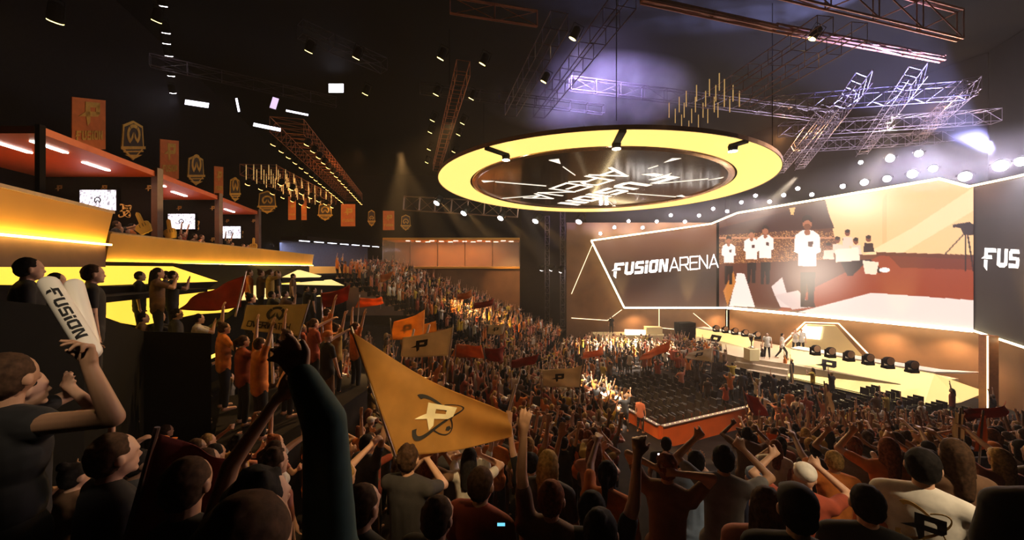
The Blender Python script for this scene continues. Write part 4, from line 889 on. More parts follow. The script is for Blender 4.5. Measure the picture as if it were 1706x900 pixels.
def face_to(p, q): d = Vector(q)-Vector(p); return math.atan2(-d.x, d.y)
def proj(p): return HX+p.x/p.y*F, HY-(p.z-EYE)/p.y*F

# foreground special people are listed first so the crowd keeps clear of them
SPECIAL = []   # (position, radius)
def special(px, py, d, pose, shirt, hair, style, label, **k):
    """a person whose head centre is seen at pixel px, py from d metres"""
    sc = k.pop('sc', 1); look = k.pop('look', LOOK); hd = Vector((0, .02, 1.635+(-.42 if POSES[pose].get('sit') else 0)))
    p = P(px, py, d)-Vector((0, 0, hd.z*sc)); SPECIAL.append((p.copy(), .42 if d > 2 else .3)); fn = face_to(p, look)
    return person(p, fn, pose, shirt, hair, style, label, sc=sc, **k), p, fn

# flag cloth built as a sagging sheet between four corners
def cloth_fn(c00, c10, c01, c11, amp, ph, waves=2.2):
    n = ((c10-c00).cross(c01-c00)).normalized()
    def f(u, v):
        p = lerp(lerp(c00, c10, u), lerp(c01, c11, u), v)
        w = math.sin(u*waves*PI+ph+v*1.3)*amp*(.35+u*.65)+math.sin(v*2.7*PI+u*4+ph)*amp*.25
        return p+n*w+Vector((0, 0, -1))*(math.sin(u*PI)*amp*.6)
    return f, n
def flag(label, c00, c10, c01, c11, m, pole=None, mark=None, amp=.08, ph=0, mm=None, group=None, n=(20, 14), polem=None, edge=None):
    """cloth corners: 00 lower hoist, 10 lower fly, 01 upper hoist, 11 upper fly"""
    O = Vector(c00); f, nn = cloth_fn(*[Vector(c)-O for c in (c00, c10, c01, c11)], amp, ph)
    if nn.dot(O-Vector((0, 0, EYE))) > 0: nn = -nn
    e = edge or (lambda u, v: (u, v))
    rt = empty('flag', O, 0, label, 'flag', group)
    nx, ny = n; vs = [f(*e(i/nx, j/ny)) for j in range(ny+1) for i in range(nx+1)]
    me = bpy.data.meshes.new('flag_cloth'); me.from_pydata(vs, [], [(j*(nx+1)+i, j*(nx+1)+i+1, (j+1)*(nx+1)+i+1, (j+1)*(nx+1)+i) for j in range(ny) for i in range(nx)])
    me.materials.append(m)
    for q in me.polygons: q.use_smooth = True
    o = link('cloth', me, rt); s = o.modifiers.new('solid', 'SOLIDIFY'); s.thickness = .004; s.offset = 0
    if mark:
        for polys, ux, uy, su, sv, mk in mark:
            for sgn in (1,):
                b = MB(); flat(b, polys, 0, 0, 0, fn=lambda x, y: f(ux+x*su, uy+y*sv)+nn*.012*sgn*max(1, O.y/4), fine=2); k = b.build('emblem', mk, o)
    if pole:
        a, c = Vector(pole[0])-O, Vector(pole[1])-O
        MB().tube([a, c], .012 if O.y < 8 else .02, 8).build('pole', polem or M_RAIL, rt)
    return rt
# ---------------------------------------------------------------- flags
def big_flag_emblem():
    rt = [o for o in bpy.data.objects if o.name == 'flag'][0]; cl = [c for c in rt.children if c.name.startswith('cloth')][0]; O = rt.location.copy()
    c4 = [Vector(q)-O for q in (P(660, 760, 3.3), P(850, 728, 3.75), P(588, 556, 3.6), P(842, 690, 3.75))]; f, nn = cloth_fn(*c4, .07, .4)
    if nn.dot(O-Vector((0, 0, EYE))) > 0: nn = -nn
    def pj(u, v): p = f(u, v)+O; return np.array(proj(p))
    def inv(x, y):
        w = np.array([.4, .4])
        for _ in range(12):
            e = pj(*w)-np.array([x, y]); J = np.array([(pj(w[0]+1e-3, w[1])-pj(*w))/1e-3, (pj(w[0], w[1]+1e-3)-pj(*w))/1e-3]).T; w = w-np.linalg.solve(J, e)
        return w
    A0 = inv(703, 716); A1 = inv(749, 712)-A0; A2 = inv(707, 670)-A0
    for polys, m, k in ((ORBIT, M_MARK, .010), (PMARK, mat('flag_print_pale', (.98, .9, .6), .7), .016)):
        b = MB(); flat(b, polys, 0, 0, 0, fn=lambda x, y: f(*(A0+A1*x+A2*y))+nn*k, fine=3); b.build('emblem', m, cl)
MF = {'gold': mat('flag_gold', (.6, .32, .08), .85, vary=.12, scale=5, bump=.15), 'red': mat('flag_red', (.34, .045, .02), .85, vary=.15, scale=4), 'pale': mat('flag_pale', (.72, .58, .38), .85, vary=.08, scale=4),
      'orange': mat('flag_orange', (.62, .2, .05), .85, vary=.12, scale=4)}
for m_ in MF.values():
    b_ = m_.node_tree.nodes['Principled BSDF']
    # cloth lets some light through
    tr_ = m_.node_tree.nodes.new('ShaderNodeBsdfTranslucent'); mx = m_.node_tree.nodes.new('ShaderNodeMixShader'); mx.inputs[0].default_value = .45
    rampo = [n for n in m_.node_tree.nodes if n.type == 'VALTORGB'][0]; m_.node_tree.links.new(rampo.outputs['Color'], tr_.inputs['Color'])
    out_ = [n for n in m_.node_tree.nodes if n.type == 'OUTPUT_MATERIAL'][0]
    m_.node_tree.links.new(b_.outputs[0], mx.inputs[1]); m_.node_tree.links.new(tr_.outputs[0], mx.inputs[2]); m_.node_tree.links.new(mx.outputs[0], out_.inputs[0])
pm = lambda ux, uy, su, sv, m=M_MARK: (PMARK, ux, uy, su, sv, m)
# the big flag in front: pointed at its upper left, rounded at the lower right
def edge_big(u, v):
    # outline: point (590,560); top edge to (790,655),(845,700); right (848,735); bottom (690,757)
    return u, v
flag('big gold flag with orbit emblem waving large before the middle crowd', P(660, 760, 3.3), P(850, 728, 3.75), P(588, 556, 3.6), P(842, 690, 3.75), MF['gold'],
     (P(585, 545, 3.62), P(668, 790, 3.28)), None, .07, .4, n=(60, 44))
big_flag_emblem()
flag('pale flag with ring emblem and lettering left of the steep crowd', P(402, 548, 8.4), P(500, 560, 8.2), P(412, 508, 8.4), P(516, 506, 8.2), mat('flag_tan', (.5, .42, .22), .85, vary=.1, scale=4), (P(516, 500, 8.2), P(474, 640, 7.6)),
     [(RING, .36, .42, .3, .52, M_MARK), (word('OVERWATCH', False, .2)[0], .1, .16, .082, .2, M_MARK)], .025, 1.0)
flag('dark red flag waved before the lit middle loge wall', P(300, 516, 8.6), P(404, 512, 8.4), P(330, 488, 8.6), P(408, 458, 8.4), MF['red'], (P(410, 452, 8.4), P(392, 528, 8.0)), None, .09, 2)
flag('pale flag with bold black emblem left of centre in crowd', P(668, 594, 10.2), P(748, 592, 10), P(672, 562, 10.2), P(754, 545, 10), MF['pale'], (P(755, 540, 10), P(742, 640, 9.6)), [pm(.26, .28, .26, .48)], .06, .3)
flag('brightly lit gold flag behind the pale emblem flag', P(650, 566, 13), P(706, 562, 13.2), P(656, 536, 13), P(708, 516, 13.2), MF['gold'], (P(650, 530, 13), P(658, 620, 12.6)), [pm(.3, .3, .3, .4, M_GOLD)], .1, 2.2)
flag('second gold flag streaming right of the brightest one', P(690, 562, 14), P(728, 552, 14.2), P(688, 542, 14), P(726, 534, 14.2), MF['gold'], (P(688, 540, 14), P(684, 600, 13.6)), None, .1, .2)
flag('cream flag with dark emblem above the dark chair area', P(905, 642, 14.4), P(966, 644, 14.2), P(903, 616, 14.4), P(970, 608, 14.2), MF['pale'], (P(971, 604, 14.2), P(962, 680, 13.8)), [pm(.3, .3, .26, .45)], .12, 1.1)
flag('cream flag with emblem under the far lit desk', P(1140, 596, 26), P(1184, 602, 26), P(1148, 588, 26), P(1188, 577, 26), MF['pale'], (P(1189, 574, 26), P(1184, 625, 25.5)), [pm(.3, .3, .3, .5)], .1, 1.4)
flag('small pale flag with emblem high in the far crowd', P(812, 556, 20), P(838, 556, 20), P(814, 541, 20), P(842, 538, 20), MF['pale'], (P(842, 536, 20), P(838, 575, 19.6)), [pm(.3, .3, .34, .45)], .1, 1.9)
for lab, q, m, ph in (
 ('rust red flag low at the left side of the steep crowd', ((536, 512), (580, 500), (536, 488), (584, 474), 10), 'red', .5), ('orange flag in the steep crowd nearest the balcony', ((592, 512), (640, 505), (600, 496), (636, 494), 13), 'orange', 1.2),
 ('small orange flag at the top of far crowd', ((632, 470), (650, 464), (634, 458), (656, 450), 24), 'orange', .1), ('orange flag in the brightest patch of far crowd', ((760, 500), (786, 494), (762, 490), (786, 482), 22), 'orange', 2.2),
 ('long red flag flying right of far crowd middle', ((785, 515), (820, 508), (790, 505), (824, 496), 21), 'red', 1.6), ('orange flag stretched over right middle crowd', ((752, 592), (806, 596), (762, 572), (802, 574), 12), 'orange', .8),
 ('red flag right of the pale emblem flag', ((812, 600), (838, 600), (806, 580), (842, 576), 13), 'red', 2.8), ('red flag above the cream emblem flag', ((850, 612), (890, 606), (852, 600), (898, 588), 15), 'red', .6),
 ('tall drooping red flag in front of the empty chairs', ((1250, 690), (1278, 692), (1238, 650), (1262, 662), 15), 'red', 1.1), ('slim pale flag rising by the long lit desk', ((1376, 664), (1384, 690), (1374, 640), (1382, 656), 13), 'pale', .9),
 ('orange streamer flag among bright floor crowd', ((968, 598), (1004, 590), (972, 588), (1004, 577), 24), 'orange', 2), ('long orange flag in the middle of bright floor crowd', ((1064, 600), (1112, 586), (1070, 590), (1116, 566), 25), 'orange', .2),
 ('small orange flag held low right of the barrier', ((1270, 748), (1292, 744), (1276, 722), (1292, 718), 7), 'orange', 1), ('dark red flag drooping at the far right under the pillar', ((1606, 700), (1672, 690), (1604, 684), (1678, 668), 6.5), 'red', 1.7)):
    a, c, e, g_, d = q; flag(lab, P(*a, d), P(*c, d+.2), P(*e, d), P(*g_, d+.2), MF[m], (P(e[0]-1, e[1]-5, d), P(a[0]+2, a[1]+45, d-.2)), None, .05+d*.004, ph, n=(14, 10))
flag('orange pennant hanging beside the red flag at far right', P(1622, 752, 5.2), P(1644, 748, 5.2), P(1634, 690, 5.3), P(1640, 692, 5.3), MF['orange'], (P(1638, 684, 5.3), P(1630, 790, 5.1)), None, .02, 0, n=(8, 12))
flag('crumpled pale pennant glowing at the far right', P(1584, 726, 5.4), P(1604, 732, 5.4), P(1592, 684, 5.5), P(1606, 690, 5.5), MF['pale'], (P(1600, 680, 5.5), P(1596, 770, 5.3)), None, .03, 2, n=(8, 12))
flag('large dim maroon flag hanging in the left foreground', P(206, 920, 1.75), P(345, 930, 1.8), P(268, 722, 1.8), P(385, 762, 1.9), mat('flag_maroon', (.2, .03, .02), .85), (P(262, 712, 1.8), P(200, 935, 1.74)), None, .03, 1, n=(20, 16))

# ---------------------------------------------------------------- named people
L0 = {}
special(182, 766, 1.95, 'arms at the sides', 'black', 'brown', 'short', 'dark haired person in black shirt seen from behind at the lower left', fine=True)
special(30, 652, 2.2, 'hands held to the mouth', 'black', 'black', 'short', 'shadowed person in black leaning at the left edge', fine=True)
special(425, 848, 1.35, 'arms at the sides', 'black', 'black', 'curly', 'large round dark head nearest the camera at the bottom left', fine=True)
special(600, 850, 2.0, 'arms at the sides', 'black', 'brown', 'short', 'person in black just right of the big raised sleeve', fine=True)
polo = special(1538, 782, 2.4, 'arms at the sides', 'white', 'black', 'short', 'man in white polo shirt with black emblem on its back', fine=True, look=P(1500, 500, 30))
special(1592, 760, 2.9, 'arms at the sides', 'brown', 'brown', 'long', 'long haired woman in brown top beside the white polo man', fine=True, fem=1)
special(1780, 775, 1.5, 'arms at the sides', 'black', 'black', 'curly', 'huge dark silhouette of a person at the right edge', fine=True)
special(1446, 845, 2.3, 'arms at the sides', 'black', 'black', 'short', 'person in black left of the white polo man', fine=True)
special(1330, 858, 1.9, 'arms at the sides', 'black', 'black', 'short', 'person in black with dark cap near the bottom right', fine=True, cap='black')
special(1278, 850, 2.2, 'arms at the sides', 'salmon', 'brown', 'long', 'person with long brown hair in a salmon shirt at the bottom', fine=True, fem=1)
special(1000, 893, 1.9, 'arms at the sides', 'charcoal', 'black', 'bun', 'grey round head cut by the bottom edge near the middle', fine=True)
special(800, 812, 2.5, 'arms at the sides', 'rust red', 'brown', 'short', 'person in rust red shirt with lit hair below the big flag', fine=True)
special(727, 868, 2.1, 'arms at the sides', 'black', 'brown', 'short', 'person with faintly rimmed brown hair at the bottom middle', fine=True)
special(918, 836, 2.4, 'left arm held high', 'brown', 'auburn', 'short', 'person with one lit arm raised with curled fingers, bottom middle', fine=True)
special(986, 856, 2.3, 'right fist raised', 'black', 'black', 'short', 'person raising a fist with a pale wristband near the bottom middle', fine=True)
special(1160, 772, 4.0, 'clapping hands', 'pale blue', 'black', 'short', 'person in pale blue shirt seen from behind below the barrier', fine=True)
special(1256, 800, 4.4, 'arms at the sides', 'navy', 'black', None, 'person wearing a pale blue cap right of the blue shirt', cap='pale blue', fine=True)
special(1342, 800, 3.4, 'both fists in front', 'rust red', 'brown', None, 'person in red shirt with white cap and arm out', cap='white', fine=True)
special(880, 745, 5.2, 'right fist raised', 'yellow', 'blond', 'short', 'blond person in yellow shirt right of the big flag', fine=True)
special(990, 752, 4.4, 'clapping hands', 'salmon', 'auburn', 'long', 'long auburn haired woman in salmon top below centre', fine=True, fem=1)
special(1110, 742, 6.2, 'arms at the sides', 'black', 'black', 'short', 'dark silhouetted person right in front of barrier corner', fine=True)
special(45, 450, 3.9, 'arms at the sides', 'black', 'black', 'short', 'big silhouetted person in the near loge behind the thundersticks', fine=True, look=(8, 20, 0))
special(152, 458, 4.7, 'arms at the sides', 'black', 'brown', 'short', 'silhouetted person just right of the crossed thundersticks', fine=True, look=(8, 20, 0))
special(92, 468, 6, 'arms at the sides', 'black', 'black', 'short', 'small silhouetted head between two big loge silhouettes', look=(8, 20, 0))
for k, (x, y, d, lab, st, sh) in enumerate(((232, 461, 9.2, 'dark haired head alone in the upper yellow loge', 'short', 'black'), (262, 456, 8.2, 'tallest long haired person in the upper yellow loge', 'long', 'brown'), (276, 460, 9.6, 'person right behind the tall one in upper loge', 'short', 'charcoal'), (287, 460, 9.2, 'last person on the right in the upper loge', 'short', 'black'),
  (237, 531, 8.4, 'leftmost man in the row before middle loge wall', 'short', 'brown'), (264, 528, 8.6, 'second man before the middle yellow loge wall', 'short', 'charcoal'), (293, 524, 8.0, 'third man in a dark jacket before the yellow loge', 'short', 'charcoal'), (330, 532, 8.8, 'person in pale shirt under the dark red flag', 'short', 'white'),
  (417, 498, 9.4, 'person in navy right above the ring emblem flag', 'bun', 'navy'), (452, 492, 12, 'left of three small heads in the pale loge', 'short', 'black'), (461, 491, 12.2, 'middle of three small heads in the pale loge', 'short', 'white'), (474, 491, 12, 'right of three small heads in the pale loge', 'short', 'brown'),
  (488, 461, 16, 'left head of the pair in the small far loge', 'short', 'brown'), (510, 482, 15, 'left one of the two heads in farthest loge', 'short', 'black'), (522, 484, 15, 'right one of the two heads in farthest loge', 'short', 'black'))):
    special(x, y, d, ('arms at the sides', 'clapping hands')[k % 2], sh, 'black', st, lab, look=(14, 26, 0))
for k, (x, y, d, pose, sh, lab) in enumerate(((415, 455, 13, 'arms at the sides', 'orange', 'first of the standing row above the pale loge, in orange'), (434, 456, 13.2, 'clapping hands', 'brown', 'second of the standing row above the pale loge'), (450, 455, 13, 'hands held to the mouth', 'yellow', 'yellow shirted person in the row above the pale loge'), (462, 457, 13.4, 'arms at the sides', 'charcoal', 'last of the standing row above the pale loge'),
  (372, 548, 7.6, 'left arm held high', 'orange', 'bare armed fan holding up the dark red flag pole'), (404, 570, 7.4, 'clapping hands', 'rust red', 'person below the ring emblem flag in rust red'), (432, 575, 6.6, 'both arms thrown up', 'orange', 'orange shirted fan with both arms up under the ring flag'), (478, 560, 7.6, 'left arm held high', 'brown', 'fan gripping the pole of the ring emblem flag'),
  (522, 540, 8.6, 'left arm pointing ahead', 'rust red', 'tall standing fan in rust shirt pointing toward the stage'), (544, 522, 10, 'both arms thrown up', 'orange', 'fan with arms up behind the pointing fan'), (560, 548, 9.5, 'right fist raised', 'yellow', 'yellow shirted fan with raised fist in the steep crowd'), (592, 545, 10, 'both arms thrown up', 'orange', 'lit orange fan throwing up arms in the steep crowd'))):
    special(x, y, d, pose, sh, 'brown', ('short', 'bun', 'pony')[k % 3], lab)
# guests in the open suites
rr = random.Random(11)
for k, (x, d, fem) in enumerate(((212, 12.2, 0), (224, 12.6, 1), (238, 12.3, 0), (250, 12.9, 0), (266, 13.9, 0), (304, 15.6, 1), (316, 15.9, 0), (333, 16.8, 0), (352, 17.4, 0), (374, 19, 1), (386, 20, 0), (398, 20.5, 0), (412, 22, 0), (420, 22.6, 0))):
    w_ = WL(d, .45); px = HX+w_.x/w_.y*F; pz = EYE-.0; up = k in (6, 10)
    pose = 'left arm pointing ahead' if k == 0 else ('both arms thrown up' if up else rr.choice(['clapping hands', 'arms at the sides', 'sitting with folded arms']))
    p = Vector((w_.x, w_.y, EYE-.28 if not pose.startswith('sit') else EYE)); sh = rr.choice(['black', 'brown', 'orange', 'charcoal', 'rust red'])
    suite = 'nearest' if d < 13.35 else ('middle' if d < 17.9 else 'farthest')
    nth = ['first', 'second', 'third', 'fourth', 'first', 'second', 'third', 'fourth', 'fifth', 'first', 'second', 'third', 'fourth', 'fifth'][k]
    person(p, face_to(p, (8, 24, 0)), pose, sh, rr.choice(['black', 'brown']), 'long' if fem else 'short', f'{nth} guest from the left at the rail of the {suite} open suite, in {sh}', None, rr.randrange(2), fem=fem)
# players and host
for k, (x, y, z, pose, sh, lab, look) in enumerate(((1278, 597, 1.1, 'arms at the sides', 'white', 'player in white shirt nearest the trophy pedestal', (5, 10, 0)), (1303, 598, 1.1, 'walking with swinging arms', 'white', 'player in white shirt walking at the middle of stage', (40, 20, 0)),
   (1325, 588, 1.1, 'clapping hands', 'white', 'left player of the pair before the inset screen', (8, 10, 0)), (1335, 588, 1.1, 'arms at the sides', 'white', 'right player of the pair before the inset screen', (8, 10, 0)))):
    p = PZ(x, y, z); person(p, face_to(p, look), pose, sh, 'black', 'short', lab, None, 0, sc=1.12)
p = Vector((P(1019, 540, 38).x, 38.1, P(0, 556, 38).z)); person(p, face_to(p, (0, 0, 0)), 'arms at the sides', 'black', 'black', 'short', 'host in a black suit standing alone on the side platform', None, 1)

# foreground thunderstick arms and sleeve
def stick(a, c, r, label, mark):
    a, c = Vector(a), Vector(c); d = (c-a); L = d.length; M = Vector((0, 0, 1)).rotation_difference(d.normalized()).to_matrix()
    rt = empty('thunderstick', a, 0, label, 'thunderstick')
    prof = [(0.001, 0)]+[(r*math.sin(t), r*(1-math.cos(t))) for t in (.3, .7, 1.1, PI/2)]+[(r*1.02, L*.5)]+[(r*math.sin(t), L-r+r*math.cos(t)) for t in (PI/2, 1.1, .7, .3)]+[(0.001, L)]
    MB().lathe(prof, 28, (0, 0, 0), M).build('tube', mat('inflated_white', (.85, .78, .68), .35, vary=.03), rt, True)
    if mark:
        ax = d.normalized(); view = (Vector((0, 0, EYE))-(a+c)/2).normalized(); view = (view-ax*view.dot(ax)).normalized(); sd = ax.cross(view).normalized()
        w, wx = word('FUSION'); b = MB(); ln = L*.62
        def f(x, y):  # reads downward from the tip, wrapped on the tube
            t = (y-.5)*1.05; return ax*(L*.8-x/wx*ln)+(view*math.cos(t)+sd*math.sin(t)*1)*(r*1.03)
        flat(b, w, 0, 0, 0, fn=f, fine=2); b.build('lettering', M_MARK, rt)
hA = P(156, 592, 1.62)
stick(P(158, 596, 1.62), P(76, 464, 1.72), .036, 'lettered white thunderstick leaning left in a raised hand', True)
stick(P(152, 584, 1.7), P(121, 466, 1.78), .034, 'plain white thunderstick upright behind the lettered one', False)
def arm(label, pts, rad, shirt_to, hand_d, pn, side, curl, m_sl, skin=0, extra=None, fist=None):
    """a person close to the camera of whom mostly the arm shows: torso, arm and hand as one body"""
    pts = [Vector(p) for p in pts]; O = pts[0].copy(); O.z = pts[0].z-1.43; rt = empty('person', O, 0, label, 'person')
    q = [p-O for p in pts]; parts = [(q[i], q[i+1], rad[i], rad[i+1]) for i in range(len(q)-1)]
    parts += hand_parts(q[-1], Vector(hand_d), Vector(pn), side, curl, 1.0)
    bd = Vector((extra[0], extra[1], 0)); ch = q[0]+bd
    tors = [(ch+Vector((0, 0, -.12)), (.17, .12, .2)), (ch+Vector((0, 0, -.35)), (.15, .11, .2)), (ch+Vector((0, 0, .02)), q[0], .07, .07)]
    hd = ch+Vector((0, .03, .2)); parts += tors+[(ch, hd, .055, .05), (hd+Vector((0, 0, .02)), (.076, .092, .1)), (hd+Vector((0, .095, -.01)), (.014, .02, .02)), (hd+Vector((-.078, 0, 0)), (.012, .022, .03)), (hd+Vector((.078, 0, 0)), (.012, .022, .03))]
    parts += [(ch+Vector((-.09, 0, -.5)), ch+Vector((-.1, 0, -1.3)), .08, .045), (ch+Vector((.09, 0, -.5)), ch+Vector((.1, 0, -1.3)), .08, .045)]
    me = blob(parts, .0065, 3, .6, 'body'); me.materials.append(SKINS[skin]); link('body', me, rt)
    sh = [(p[0], tuple(k+.014 for k in p[1])) if len(p) == 2 else (p[0], p[1], p[2]+.012, p[3]+.012) for p in tors]
    k = 0
    while k < shirt_to: sh.append((q[k], q[k+1], rad[k]+.014, rad[k+1]+.012)); k += 1
    me = blob(sh, .011, 4, .6, 'shirt'); me.materials.append(m_sl); link('shirt', me, rt)
    tr = blob([(ch+Vector((0, 0, -.5)), (.17, .13, .12)), (ch+Vector((-.09, 0, -.5)), ch+Vector((-.1, 0, -1.25)), .1, .06), (ch+Vector((.09, 0, -.5)), ch+Vector((.1, 0, -1.25)), .1, .06)], .02, 4, .5, 'trousers'); tr.materials.append(CLOTH['black']); link('trousers', tr, rt)
    h = mslot(link('hair', HAIRME['short'], rt, hd), HAIRS['brown']); SPECIAL.append((O, .3)); return rt
arm('person at the left whose bent bare arm raises the thundersticks', [P(62, 708, 1.75), P(188, 696, 1.62), P(150, 612, 1.6)], [.05, .042, .027], 0, P(146, 585, 1.6)-P(150, 612, 1.6), (-.3, -1, .2), 1, 1.5, CLOTH['black'], 1, (-.16, 0))
arm('person in dark sleeve whose big raised arm fills the lower left', [P(552, 940, 1.0), P(542, 705, 1.04), P(504, 628, 1.14)], [.056, .045, .031], 2, P(490, 604, 1.16)-P(504, 628, 1.14), (.2, -1, 0), -1, .7, CLOTH['dark teal'], 1, (-.06, -.26))
arm('person reaching up a thin bare arm beside the round dark head', [P(345, 900, 1.6), P(385, 775, 1.62), P(462, 664, 1.7)], [.045, .036, .022], 0, P(482, 650, 1.72)-P(462, 664, 1.7), (.2, -1, .4), 1, .6, CLOTH['black'], 1, (-.12, .02))

for k, (x0, y0, x1, y1, d, lab) in enumerate(((455, 640, 452, 556, 7.2, 'upright pale thunderstick beneath the ring emblem flag'), (462, 645, 500, 566, 7.0, 'tilted pale thunderstick crossing below the ring emblem flag'), (700, 592, 716, 540, 11, 'thin pale thunderstick left of the pale emblem flag'),
  (676, 600, 690, 548, 11, 'second thin thunderstick nearer the brightest flag'), (1322, 640, 1318, 606, 18, 'small pale thunderstick before the long lit desk'), (846, 690, 860, 640, 9, 'slim thunderstick right above the tip of the big flag'), (1480, 800, 1452, 752, 4.2, 'orange lit thunderstick left of the white polo man'), (1492, 790, 1500, 742, 4.4, 'upright thunderstick just left of the white polo man'))):
    stick(P(x0, y0, d), P(x1, y1, d+.2), .028 if d < 8 else .035, lab, False)
ph = empty('phone', P(835, 873, 2.2), 0, 'phone with a lit cyan screen held low at the bottom middle', 'phone'); MB().box((0, 0, 0), (.05, .01, .022)).build('case', M_BLACK, ph); MB().box((0, -.006, 0), (.045, .002, .018)).build('screen', glow('phone_glow', (.2, .75, 1), 1.1), ph)
ph = empty('phone', P(1097, 759, 5), 0, 'tiny pink phone light below the barrier corner', 'phone'); MB().box((0, 0, 0), (.04, .01, .075)).build('case', M_BLACK, ph); MB().box((0, -.007, .02), (.02, .003, .02)).build('flash', glow('phone_flash', (1, .7, .75), 12), ph)
gs = MB().tube([P(338, 601, 8), P(372, 586, 8)], .035, 8).build('glow_stick', glow('glow_stick', (1, .6, .08), 2.5), None, True, origin=P(338, 601, 8)); tag(gs, 'short glowing yellow stick held out in the dark below loges', 'glow stick')
# foam fingers
def foam(px, py, d, label, tilt, s=1):
    rt = empty('foam_finger', P(px, py, d), 0, label, 'foam finger'); out = [(-.16, 0), (.16, 0), (.2, .2), (.17, .32), (.05, .36), (.05, .62), (0, .68), (-.06, .62), (-.07, .34), (-.2, .3), (-.26, .2), (-.2, .1)]
    c, s_ = math.cos(tilt), math.sin(tilt); q = [Vector(((x*c-y*s_)*s, 0, (x*s_+y*c)*s)) for x, y in out]
    b = MB(); b.prism(q, (0, .07, 0)); b.build('hand', mat('foam_yellow', (.85, .5, .08), .8, vary=.05), rt, bevel=.015)
    b = MB()
    for x in (-.08, .02, .1): b.tube([Vector(((x*c-.2*s_)*s, -.005, (x*s_+.2*c)*s)), Vector(((x*c-.3*s_)*s, -.005, (x*s_+.3*c)*s))], .008, 4)
    b.build('finger_lines', M_MARK, rt); return rt
foam(243, 388, 11.6, 'large yellow foam finger pointing up left in the nearest suite', .45, 1.05); foam(284, 397, 13.6, 'yellow foam finger held upright right of the suite post', .15, 1.05)
foam(422, 416, 21, 'small distant yellow foam finger in the farthest suite', 0, 1.0)
# white polo emblem
b = MB(); s = .15; flat(b, PMARK, (-.06, -.162, 1.27), (s, 0, 0), (0, -.02*s, s), thick=(0, -.004, 0)); b.build('emblem', M_MARK, [c_ for c_ in polo[0].children if c_.name.startswith('shirt')][0])
b = MB(); flat(b, ORBIT, (-.07, -.16, 1.28), (s, 0, 0), (0, -.02*s, s), thick=(0, -.004, 0)); b.build('orbit_emblem', M_GOLD, [c_ for c_ in polo[0].children if c_.name.startswith('shirt')][0])
# ---------------------------------------------------------------- crowd placement
rr = random.Random(21); spots = []
def ok(p):
    if p.y < 2.7: return False
    h = ground(p); x, y = HX+p.x/p.y*F, HY-(h+1.65-EYE)/p.y*F
    if not (-30 < x < 1740 and y < 925): return False
    for s, r in SPECIAL:
        if (Vector((p.x, p.y, 0))-Vector((s.x, s.y, 0))).length < r+.25: return False
    if x < 300 and y < 600: return False
    if x < 420 and y < 560: return False
    wl = WL(p.y, -2.9)
    if p.x < wl.x+.3: return False
    if p.y > 39.2 or (x > 868 and p.y > 38): return False
    yt = HY-(h+1.8-EYE)/p.y*F
    if 1022 < x < 1240 and p.y < 17.2 and yt < 727: return False   # aisle before the barrier
    if 1240 <= x < 1660 and p.y < 17.5 and yt < 672-(x-1240)*.02: return False
    return True
rows = []
for k in range(15):      # near stand
    y_ = Y0-.85*(k+.5); x = -12.
    while x < 1.5*y_+1:
        p = Vector((x, y_, 0)); x += rr.uniform(.46, .6)
        if hL(vu(p)[0]) > hN(y_) or rr.random() < .06: continue
        rows.append((p, 'near', k))
for k in range(21):      # left stand
    v = 12.4-.85*(k+.5); u = -2.
    while u < 34:
        p = A(v, u); u += rr.uniform(.52, .68)
        if hN(p.y) >= hL(v) or rr.random() < .08: continue
        if d2(p) > 0 and u > 20 and hF(p) > hL(v): continue
        rows.append((p, 'left', k))
for k in range(20):      # far stand
    u = -3.
    while u < 14:
        p = L2P+L2N*(.85*(k+.5))+L2D*u; u += rr.uniform(.5, .66); v, uu = vu(p)
        if uu < 20 or hL(v) > hF(p) or rr.random() < .06: continue
        rows.append((p, 'far', k))
u = 21.5                 # floor
while u < 36:
    v = 12.8
    while v < 28.5:
        p = A(v, u); v += rr.uniform(.55, .8)
        if d2(p) > -.3: continue
        x_ = HX+p.x/p.y*F
        if p.y > 36.5: continue
        dens = .35 if u < 23 else .88
        if p.x/p.y > .66 and p.y > 25: continue
        if rr.random() > dens: continue
        rows.append((p+Vector((rr.uniform(-.1, .1), rr.uniform(-.1, .1), 0)), 'floor', 0))
    u += .95
for x_ in range(60):     # fans standing between stand and chairs on the right
    p = Vector((rr.uniform(11, 21), rr.uniform(15.5, 18.5), 0)); 
    if all((p-q_[0]).length > .5 for q_ in rows[-60:]): rows.append((p, 'floor', 2))
u = 7
while u < 21.5:      # fans by the right part of the floor
    v = 18.8
    while v < 30:
        p = A(v, u); v += rr.uniform(.6, 1.5)
        if rr.random() < (.55 if v < 23.5 else .85) or p.y < Y0+.5: continue
        rows.append((p, 'floor', 1))
    u += 1.05
cand = []
for p, zone, k in rows:
    p = Vector((p.x+rr.uniform(-.06, .06), p.y+rr.uniform(-.08, .08), 0))
    if not ok(p): continue
    p.z = ground(p); cand.append((p, zone, k))
cand.sort(key=lambda t: (t[0]-Vector((0, 0, EYE))).length)
NEAR = 226
poses = ['both arms thrown up', 'right fist raised', 'clapping hands', 'arms at the sides', 'arms at the sides', 'hands behind the head', 'left arm pointing ahead', 'left arm held high', 'hands held to the mouth', 'both fists in front']
tops = ['black', 'black', 'black', 'brown', 'rust red', 'grey', 'charcoal', 'charcoal', 'orange', 'rust red', 'white', 'brown', 'brown', 'navy', 'yellow', 'grey', 'salmon']
info = []
